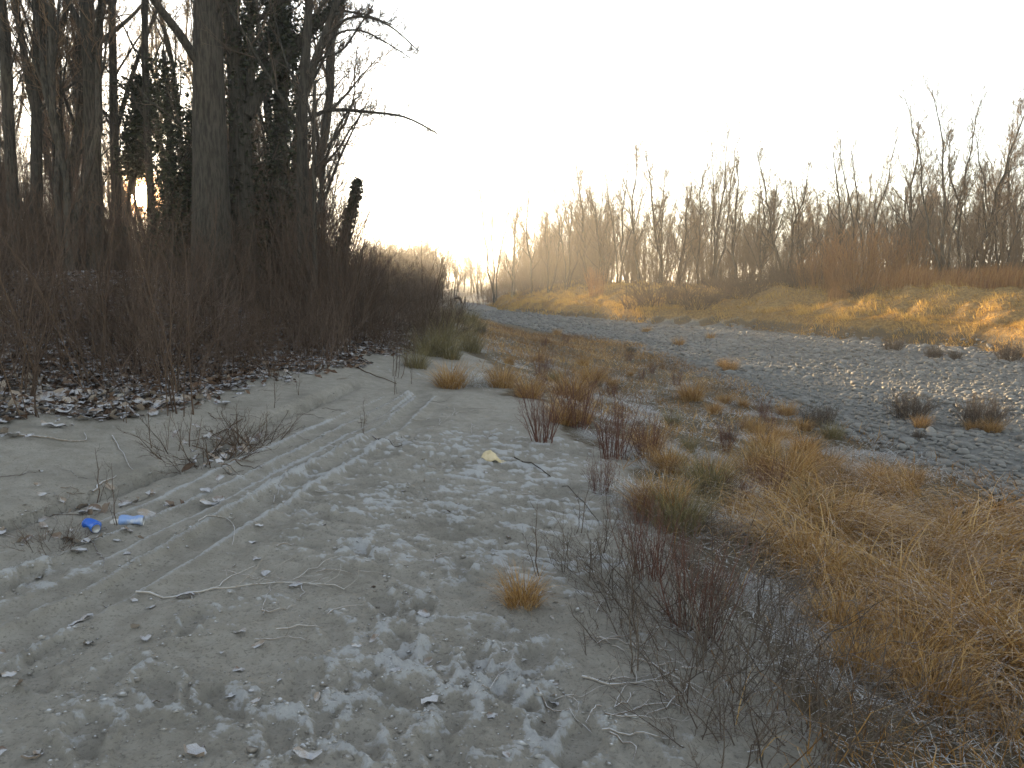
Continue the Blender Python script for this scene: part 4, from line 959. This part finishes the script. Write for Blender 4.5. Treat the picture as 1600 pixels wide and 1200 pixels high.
def near_grass():
    rng = np.random.default_rng(97); n = 80000
    y = 2.6 + 38 * rng.random(n) ** 1.7; f = rng.random(n); x = xs_(y) + .2 + f * (xr_(y) - xs_(y) + .2)
    wob = 0.35 * vnoise(x * .35, y * .35, 5) * ss(3, 9, y); x = x + wob
    pat = fbm(x * 1.1, y * 1.1, 221, 3); pat2 = fbm(x * .7, y * .7, 421, 3)
    keep = (rng.random(n) < .25 + .75 * np.maximum(ss(-.25, .2, pat2), ss(-.05, .25, pat))) & (rng.random(n) < ss(.0, .22, f))
    x, y, pat = x[keep], y[keep], pat[keep]; z = H0(x, y); k = in_view(x, y, z, 150, 80); x, y, z, pat = x[k], y[k], z[k], pat[k]; n = len(x)
    fro = rng.random(n) < (.42 + .45 * ss(-.1, .3, pat)) * ss(34, 16, y) + .06; low = fbm(x * .6, y * .6, 431, 3)
    for nm, sel, mat, hh, th, lab in (('dry_grass', ~fro, 'straw', .34, (.2, 1.0), 'dry straw grass covering the slope down to the cobbles'), ('frosted_grass', fro, 'frostgrass', .2, (.6, 1.4), 'matted white frosted grass on the slope')):
        m = sel.sum(); b = np.stack([x[sel], y[sel], z[sel] - .01], 1)
        V, F, T = blades(rng, b, hh * rng.uniform(.35, 1.2, m), rng.uniform(0, 6.28, m), rng.uniform(*th, m), rng.uniform(th[1], 2.0, m), rng.uniform(.004, .010, m) * np.interp(b[:, 1], [3, 30], [.8, 1.9]), 4, np.clip(rng.normal(.42, .25, m) + .7 * low[sel], 0, 1), .15, H0)
        obj(nm, mesh(nm, V, F, M[mat], True, T), label=lab, cat='grass', kind='stuff')
near_grass()

# ------------------------------------------------------------------ leaf litter and single leaves
def leaf_mesh(seed, curl=.5, fold=.5):
    rng = np.random.default_rng(seed); nu, nv = 5, 4; V = []
    prof = np.sin(np.linspace(.12, 3.0, nu + 1)) ** .8
    for i in range(nu + 1):
        u = i / nu - .5
        for j in range(nv + 1):
            v = j / nv - .5; xx = u * 1.0; yy = v * .68 * prof[i] * (1 + .12 * rng.normal())
            zz = curl * (u * u) * .9 + fold * abs(v) * prof[i] * .55 + .05 * rng.normal() + .18 * curl * math.sin(u * 4 + seed)
            V.append((xx, yy, zz))
    F = [(i * (nv + 1) + j, (i + 1) * (nv + 1) + j, (i + 1) * (nv + 1) + j + 1, i * (nv + 1) + j + 1) for i in range(nu) for j in range(nv)]
    V = np.array(V); V[:, 2] -= V[:, 2].min() + .03
    return mesh('leaf', V, np.array(F), M['leaf'], True, np.full(len(V), .15 + .7 * rng.random()))
LEAF = [leaf_mesh(k, .3 + .12 * (k % 4), .2 + .25 * (k % 3)) for k in range(10)]
def lay(name, me, x, y, s, label, cat, group, rng, dz=0.0, tilt=.18):
    o = obj(name, me, None, (x, y, float(H(x, y)) + dz), label, cat, group, None, None, s)
    o.rotation_euler = (rng.normal(0, tilt), rng.normal(0, tilt), rng.uniform(0, 6.28)); return o
def leaves():
    rng = np.random.default_rng(98)
    for (px, py, s, k, lab) in [(127, 968, .115, 0, 'large pale oval leaf lying flat on bare sand'), (226, 1004, .075, 2, 'curled dark leaf standing on smooth sand'), (138, 1000, .07, 3, 'small folded leaf beside the pale oval leaf'), (462, 918, .075, 11, 'dark brown crumpled leaf on the frosted twigs'),
                            (304, 1186, .10, 5, 'reddish curled leaf with frosted edges on sand'), (480, 1190, .10, 6, 'pale frosted leaf with visible midrib beside footprints'), (415, 896, .07, 1, 'pair of pale round leaf halves near the frosted twigs'), (375, 990, .07, 7, 'ragged dark leaf curled on sand'),
                            (662, 967, .08, 8, 'yellowish brown leaf between the footprints'), (620, 1056, .06, 4, 'brown folded leaf at a footprint rim'), (672, 1100, .09, 9, 'purplish brown leaf half sunk in frosted crust'), (665, 1035, .07, 5, 'crumpled brown leaf on the footprint edge'),
                            (330, 784, .15, 6, 'crumpled white-frosted leaf beside the tyre track'), (320, 770, .11, 1, 'small frosted leaf behind the crumpled one by tyre track'), (85, 668, .2, 3, 'broad pale leaf below the leaf litter'), (290, 933, .09, 2, 'leaf standing on edge against the twig'), (30, 1075, .07, 7, 'dark pointed leaf bits at the frosted patch')]:
        g = G(px, py)[0]; o = lay('fallen_leaf', LEAF[k % 10], g[0], g[1], s, lab, 'leaf', None, rng, .004)
    n = 0
    while n < 70:
        px, py = rng.uniform(-20, 880), rng.uniform(640, 1190)
        g = G(px, py)[0]
        if g[0] > xs_(g[1]): continue
        lay('small_leaf', LEAF[n % 10], g[0], g[1], rng.uniform(.025, .06), 'small withered leaf scattered on the open sand', 'leaf', 'small leaves scattered on the sand', rng, .002, .3); n += 1
    for (cx, cy_, wx, wy, m, where) in ((335, 705, 30, 22, 34, 'in the brushwood heap'), (150, 775, 90, 16, 22, 'caught along the crumbled rut'), (70, 835, 50, 18, 12, 'among the broken stems near the cans')):
        for k in range(m):
            g = G(rng.normal(cx, wx), rng.normal(cy_, wy))[0]
            lay('caught_leaf', LEAF[(k * 3 + m) % 10], g[0], g[1], rng.uniform(.06, .13), 'withered brown leaf ' + where, 'leaf', 'leaves ' + where, rng, .01 + .05 * rng.random() * (cx > 300), .5)
    # litter under the thicket: nearest leaves one by one, the rest as a carpet
    n = 34000; y = 5.5 + 22 * rng.random(n) ** 1.3; dd = rng.gamma(1.3, 3.0, n) - .55; x = xl_(y) - dd
    far = y > 18; x[far] = np.where(rng.random(far.sum()) < .7, xs_(y[far]) - .4 - rng.random(far.sum()) * 3, x[far])
    keep = (fbm(x * .8, y * .8, 201, 3) * .8 + (x - xl_(y)) < .15 + .2 * rng.normal(size=n)) | far
    x, y = x[keep], y[keep]; z = H(x, y); k = in_view(x, y, z, 120, 60); x, y, z = x[k], y[k], z[k]; n = len(x)
    s = rng.uniform(.035, .085, n); u, v, f = project(x, y, z); ap = s / f; ap[(u < 0) | (u > 1600)] = 0; o = np.argsort(-ap); big, rest = o[:190], o[190:]
    for i in big:
        q = lay('litter_leaf', LEAF[i % 10], x[i], y[i], s[i] * 2.0, 'frosted brown leaf in the litter under the thicket', 'leaf', 'leaf litter under the thicket', rng, .012, .3)
    p = np.stack([x, y, z + rng.uniform(.0, .05, n)], 1)[rest]; m = len(rest); S = s[rest]
    d = nrm(rng.normal(size=(m, 3)) * (1, 1, .28)); e = nrm(np.cross(nrm(rng.normal(size=(m, 3)) * .45 + (0, 0, 1)), d)); nn = np.cross(d, e); b = rng.uniform(-.3, .5, m)[:, None] * S[:, None] * nn
    V = np.stack([p - d * S[:, None], p - e * S[:, None] * .55 + b, p + b * -.3, p + e * S[:, None] * .55 + b, p + d * S[:, None] + b * .5], 1).reshape(-1, 3)
    F = (np.array([[0, 1, 2], [0, 2, 3], [1, 4, 2], [2, 4, 3]])[None] + (np.arange(m) * 5)[:, None, None]).reshape(-1, 3)
    obj('leaf_litter', mesh('leaf_litter', V, F, M['litter'], False, np.repeat(np.clip(rng.beta(1.4, 1.8, m), 0, 1), 5)), label='carpet of frosted brown leaves under the thicket', cat='leaf litter', kind='stuff')
leaves()

# ------------------------------------------------------------------ sticks on the sand
def stick(name, pts, r, label, group=None, mat='stick', lift=0.006, seed=0, twigs=0, tint=.6):
    rng = np.random.default_rng(seed); P = G(*np.array(pts, float).T)
    P = resample(P, max(7, 3 * len(pts))); P[:, 2] = H(P[:, 0], P[:, 1]) + r * .6 + lift * np.abs(np.sin(np.linspace(0, 3.1, len(P)) * 2 + seed)); P[:, :2] += rng.normal(0, .006, (len(P), 2))
    R = r * (1 - .6 * np.linspace(0, 1, len(P))); b = P[len(P) // 2].copy(); P = P - b
    g = Geo(); g.add(*tubes(P[None], R[None], 6, np.array([tint])))
    if twigs:
        L = branch(rng, P[None], R[None], twigs, .2, 1, .8, .3, .6, 5, -.12, .25, r * .35); g.add(*tubes(*L, 4, np.clip(np.full(len(L[0]), tint) + rng.normal(0, .15, len(L[0])), 0, 1)))
    return obj(name, g.build(name, M[mat]), None, b, label, 'stick', group)
stick('long_twig', [(790, 706), (850, 738), (905, 776), (934, 820)], .006, 'long dark thin twig lying across the rippled sand', tint=.0, mat='bramble', seed=1)
stick('bent_stick', [(18, 681), (80, 688), (140, 692), (131, 678)], .010, 'pale bent stick below the leaf litter', seed=2)
stick('pale_stick', [(175, 682), (190, 705), (208, 740)], .007, 'thin pale stick slanting down the sand below the saplings', seed=3)
stick('curved_stick', [(146, 770), (165, 758), (184, 750)], .010, 'short pale curved stick on the crumbled rut edge', seed=4)
stick('frosted_root', [(215, 927), (290, 930), (350, 925), (400, 914), (470, 910), (540, 922)], .006, 'frosted forked root lying across the sand with side rootlets', seed=5, twigs=14, tint=.9)
stick('straight_stick', [(430, 857), (465, 850)], .006, 'short straight stick on sand beside the tyre track', seed=6)
stick('forked_twig', [(310, 822), (360, 800), (372, 840), (364, 852)], .005, 'pale forked twig hanging over the tyre ridge', seed=7, twigs=6, tint=.8)
stick('dark_stick', [(580, 676), (605, 688), (628, 698)], .010, 'dark frosted stick across the tyre tracks by the upright shoot', mat='weed', seed=8, tint=.5)
stick('fallen_branch', [(545, 570), (590, 590), (620, 600)], .012, 'thin dark fallen branch on sand by the thicket tip', mat='bramble', seed=9)
stick('thin_branch', [(380, 660), (330, 690), (280, 690)], .006, 'thin branch in the brushwood heap on the rut', mat='bramble', seed=10)
stick('long_pale_stem', [(985, 1010), (1080, 1080), (1160, 1120)], .005, 'long pale grass stem among frosted weeds', seed=11)
stick('white_root', [(910, 1060), (970, 1075), (1020, 1065), (1050, 1050)], .006, 'pale curling root at the foot of the dark weeds', seed=12, twigs=6, tint=.8)
def scatter_sticks():
    rng = np.random.default_rng(99)
    for (cx, cy_, wx, wy, n, lab, grp, mt) in [(80, 790, 110, 60, 16, 'brown twig in the litter caught on the crumbled rut', 'twigs on the crumbled rut', 'weed'), (330, 690, 60, 50, 18, 'dry twig in the brushwood heap on the rut', 'twigs of the brushwood heap', 'bramble'), (470, 630, 120, 50, 18, 'thin twig on the sand near the thicket', 'twigs near the thicket', 'weed'),
                                             (700, 680, 120, 40, 24, 'frosted twig on the crest of the sand', 'frosted twigs on the sand crest', 'stick'), (1000, 960, 100, 100, 30, 'white-frosted curled stem under the dead weeds', 'frosted stems under the dead weeds', 'stick'), (420, 950, 120, 50, 10, 'fine rootlet on sand round the forked root', 'rootlets round the forked root', 'stick'),
                                             (1080, 840, 80, 40, 16, 'white-frosted stalk on the bare slope', 'frosted stalks on the bare slope', 'stick'), (600, 830, 250, 120, 14, 'short frosted twig on the open sand', 'short twigs on open sand', 'stick'), (920, 1110, 120, 60, 14, 'pale stem lying across the frosted crust', 'stems on the frosted crust', 'stick')]:
        for k in range(n):
            px, py = rng.normal(cx, wx * .55), rng.normal(cy_, wy * .55); g = G(px, py)[0]; sc_ = FPX / g[1]
            L = rng.uniform(.12, .4) * sc_; a = rng.normal(0, .9); m = rng.normal(0, .12, 2) * L
            p2 = (px + L * math.cos(a), min(py + L * math.sin(a) * .45, 1195))
            stick('dry_twig', [(px, py), ((px + p2[0]) / 2 + m[0], (py + p2[1]) / 2 + m[1] * .4), p2], rng.uniform(.002, .0048), lab, grp, mt, .012, int(rng.integers(1e6)), int(rng.integers(0, 4)), rng.uniform(.3, .95))
scatter_sticks()
BRUSH = [shrub_mesh(370, 40, .6, .9, 'bramble', r=.005, tw=5, tw2=2, lean=(.3, 1.4), curl=.6, wig=.14, rm=.002)]
put(BRUSH, 'brushwood_heap', 320, 715, 1.0, 'heap of brushwood and dead leaves caught on the rut', 'brushwood')
put(BRUSH, 'brushwood_clump', 395, 690, .8, 'smaller twiggy clump beside the brushwood heap', 'brushwood')
put(BRUSH, 'twig_bundle', 85, 850, .4, 'bundle of broken stems next to the blue can', 'brushwood')
SHOOT = [shrub_mesh(380 + k, 2, .5, .1, 'bramble', r=.004, tw=4, tw2=1, lean=(.0, .25), curl=.3, wig=.14, rm=.0015) for k in range(3)]
for (px, py) in [(572, 678), (200, 660), (235, 700), (255, 705), (145, 775), (190, 815), (900, 830), (1060, 800), (940, 860), (850, 905), (640, 600), (430, 640), (370, 690), (470, 620), (620, 615), (1000, 1000), (1430, 690)]:
    put(SHOOT, 'bare_shoot', px, py, 1.0, 'single thin bare shoot sticking out of the sand', 'weed', 'bare shoots in the sand')

# ------------------------------------------------------------------ driftwood, litter
def log(name, pts, r, label, seed):
    rng = np.random.default_rng(seed); P = G(*np.array(pts, float).T); P[:, 2] += r * .6; P = resample(P, 14); b = P[6].copy(); P -= b
    P += np.cumsum(rng.normal(0, r * .15, P.shape), 0) * .5
    R = r * np.linspace(1, .55, 14) * (1 + .18 * rng.normal(size=14)); R[0] *= .6; R[-1] *= .3
    V, F, T = tubes(P[None], R[None], 11, np.array([.45])); V = V + rng.normal(0, r * .09, V.shape)
    root = obj(name, mesh('bole', V, F, M['log'], True, T), None, b, label, 'driftwood')
    L = branch(rng, P[None], R[None], 6, .1, .95, .8, .22, .35, 5, .1, .2, .006)
    for k in range(6): V, F, T = tubes(L[0][k:k + 1], L[1][k:k + 1], 5, tint_of(rng, 1)); obj('broken_branch', mesh('broken_branch', V, F, M['log'], True, T), root)
log('driftwood_log', [(1478, 815), (1530, 805), (1575, 822), (1640, 850)], .085, 'dark rotten log half hidden in straw at the slope top', 1)
log('driftwood_branch', [(1490, 792), (1545, 790), (1610, 806)], .05, 'thinner dark branch lying behind the rotten log', 2)
log('straw_covered_log', [(1255, 828), (1300, 812), (1345, 802)], .045, 'short dark log under straw in front of the cobbles', 3)

def flat_mat(name, c, rough, metal=0., n2=None):
    m, t, p, o = new_mat(name)
    cc = mixc(t, smooth_(t, noise_tex(t, 18, 4), .45, .7), c, n2 or tuple(v * .8 for v in c))
    t.links.new(cc, p.inputs['Base Color']); p.inputs['Roughness'].default_value = rough; p.inputs['Metallic'].default_value = metal; return m
M['can'] = flat_mat('blue_can_paint', (.01, .10, .48), .35, .2, (.02, .15, .55)); M['can2'] = flat_mat('faded_can_paint', (.18, .28, .52), .45, .1, (.42, .45, .5)); M['tin'] = flat_mat('bare_tin', (.5, .5, .5), .4, .7)
M['cream'] = flat_mat('cream_scrap', (.55, .46, .30), .7, 0, (.42, .34, .2))
M['white'] = flat_mat('dirty_white_plastic', (.5, .48, .45), .6, 0, (.35, .32, .28))
def can(name, px, py, label, mat, rz, crush, seed, ends):
    rng = np.random.default_rng(seed); g = G(px, py)[0]; nz, na = 18, 28; r, L = .034, .165
    zz = np.linspace(-.5, .5, nz); an = np.arange(na) * 2 * np.pi / na; prof = np.where(np.abs(zz) > .46, .82, 1.0)
    V = []
    for k, z_ in enumerate(zz):
        c = crush * math.exp(-((z_ - .05) / .2) ** 2); bend = .02 * crush * math.cos(z_ * 3.0)
        rr = r * prof[k] * (1 + .10 * crush * np.sin(an * 3 + z_ * 9 + seed) * (1 - abs(z_) * 1.2))
        V.append(np.stack([np.full(na, z_ * L * (1 - .12 * crush)), rr * np.cos(an) * (1 + .25 * c) + bend, rr * np.sin(an) * (1 - .5 * c)], 1))
    V = np.array(V).reshape(-1, 3); i = np.arange(nz - 1)[:, None] * na; j = np.arange(na)[None]
    F = np.stack([i + j, i + (j + 1) % na, i + na + (j + 1) % na, i + na + j], -1).reshape(-1, 4)
    root = obj(name, None, None, (g[0], g[1], float(H(g[0], g[1])) + .024), label, 'can'); root.rotation_euler = (.1, .08, rz)
    obj('body', mesh('can_body', V, F, M[mat], True), root)
    for e, kk in ((0, 0), (1, nz - 1)):
        ring = V[kk * na:(kk + 1) * na]; cen = ring.mean(0); inner = cen + (ring - cen) * .8 + np.array([(.006 if e == 0 else -.006), 0, 0])
        VV = np.vstack([cen + (ring - cen) * 1.04, inner, [inner.mean(0)]]); a = np.arange(na); b = (a + 1) % na
        FF = np.vstack([np.stack([a, b, b + na], 1), np.stack([a, b + na, a + na], 1), np.stack([a + na, b + na, np.full(na, 2 * na)], 1)])
        obj(ends[e], mesh('can_end', VV, FF, M['tin'], True), root)
    return root
can('crushed_can', 142, 826, 'crushed bright blue drink can on the sand', 'can', rad(-38), 1.0, 1, ('lid', 'base'))
can('faded_can', 206, 822, 'dented faded blue and white can beside the bright blue one', 'can2', rad(12), .7, 2, ('lid', 'base'))
def scrap(name, px, py, sx, sy, h, mat, label, cat, rz, seed):
    rng = np.random.default_rng(seed); n = 13; u, v = np.meshgrid(np.linspace(-.5, .5, n), np.linspace(-.5, .5, n)); g = G(px, py)[0]
    edge = 1 - .25 * np.abs(fbm(u * 5 + seed, v * 5, seed, 2))
    X = u * sx * edge; Y = v * sy * edge * (1 - .6 * np.abs(u)); Z = h * (np.cos(v * 3.0) * (.5 + .5 * np.cos(u * 4 + .8)) + .55 * fbm(u * 4, v * 4, seed + 3, 3))
    V = np.stack([X, Y, Z], -1).reshape(-1, 3); V[:, 2] -= np.percentile(V[:, 2], 12)
    i = np.arange(n - 1)[:, None] * n + np.arange(n - 1)[None]; F = np.stack([i, i + 1, i + n + 1, i + n], -1).reshape(-1, 4)
    o = obj(name, mesh(name, V, F, M[mat], True), None, (g[0], g[1], float(H(g[0], g[1])) - .004), label, cat, None, None, rz)
    sm = o.modifiers.new('thickness', 'SOLIDIFY'); sm.thickness = .003; return o
scrap('cream_scrap', 772, 722, .24, .12, .075, 'cream', 'crumpled cream-coloured scrap on the frosty rippled sand', 'scrap', rad(-25), 1)
scrap('plastic_scrap', 186, 812, .12, .06, .03, 'white', 'pale dirty plastic scrap pressed between the two cans', 'scrap', rad(30), 2)
M['shell'] = flat_mat('snail_shell', (.12, .105, .09), .5, 0, (.24, .22, .2))
def cup():
    g = G(392, 1183)[0]; n, k = 16, 6; pr = [(.004, 0), (.014, .002), (.020, .010), (.021, .018), (.019, .0185), (.014, .008)]
    an = np.arange(n) * 2 * np.pi / n; V = np.array([[(r * math.cos(a), r * math.sin(a), z) for a in an] for r, z in pr]).reshape(-1, 3)
    i = np.arange(k - 1)[:, None] * n; j = np.arange(n)[None]; F = np.stack([i + j, i + (j + 1) % n, i + n + (j + 1) % n, i + n + j], -1).reshape(-1, 4)
    o = obj('acorn_cup', mesh('cup', V, F, M['shell'], True), None, (g[0], g[1], float(H(g[0], g[1]))), 'tiny dark round cup lying open in a footprint rim', 'acorn cup'); o.rotation_euler = (-.5, .2, 0)
cup()

# ------------------------------------------------------------------ hazy air
def haze():
    x0, x1, y0, y1, z0, z1 = -3700, 3700, -3700, 3700, -3, 25
    V = np.array([(x, y, z) for z in (z0, z1) for y in (y0, y1) for x in (x0, x1)], float)
    F = np.array([(0, 2, 3, 1), (4, 5, 7, 6), (0, 1, 5, 4), (2, 6, 7, 3), (0, 4, 6, 2), (1, 3, 7, 5)])
    m = bpy.data.materials.new('haze_air'); m.use_nodes = True; t = m.node_tree; t.nodes.clear()
    o = t.nodes.new('ShaderNodeOutputMaterial'); p = t.nodes.new('ShaderNodeVolumePrincipled')
    p.inputs['Color'].default_value = (.93, .93, .92, 1); p.inputs['Density'].default_value = .0010; p.inputs['Anisotropy'].default_value = .65
    t.links.new(p.outputs[0], o.inputs['Volume'])
    obj('haze', mesh('haze', V, F, m, False), kind='stuff', label='pale golden morning haze over the river', cat='haze')
haze()
print('tris', sum(sum(len(p.vertices) - 2 for p in me.polygons[:1]) * len(me.polygons) for me in bpy.data.meshes))
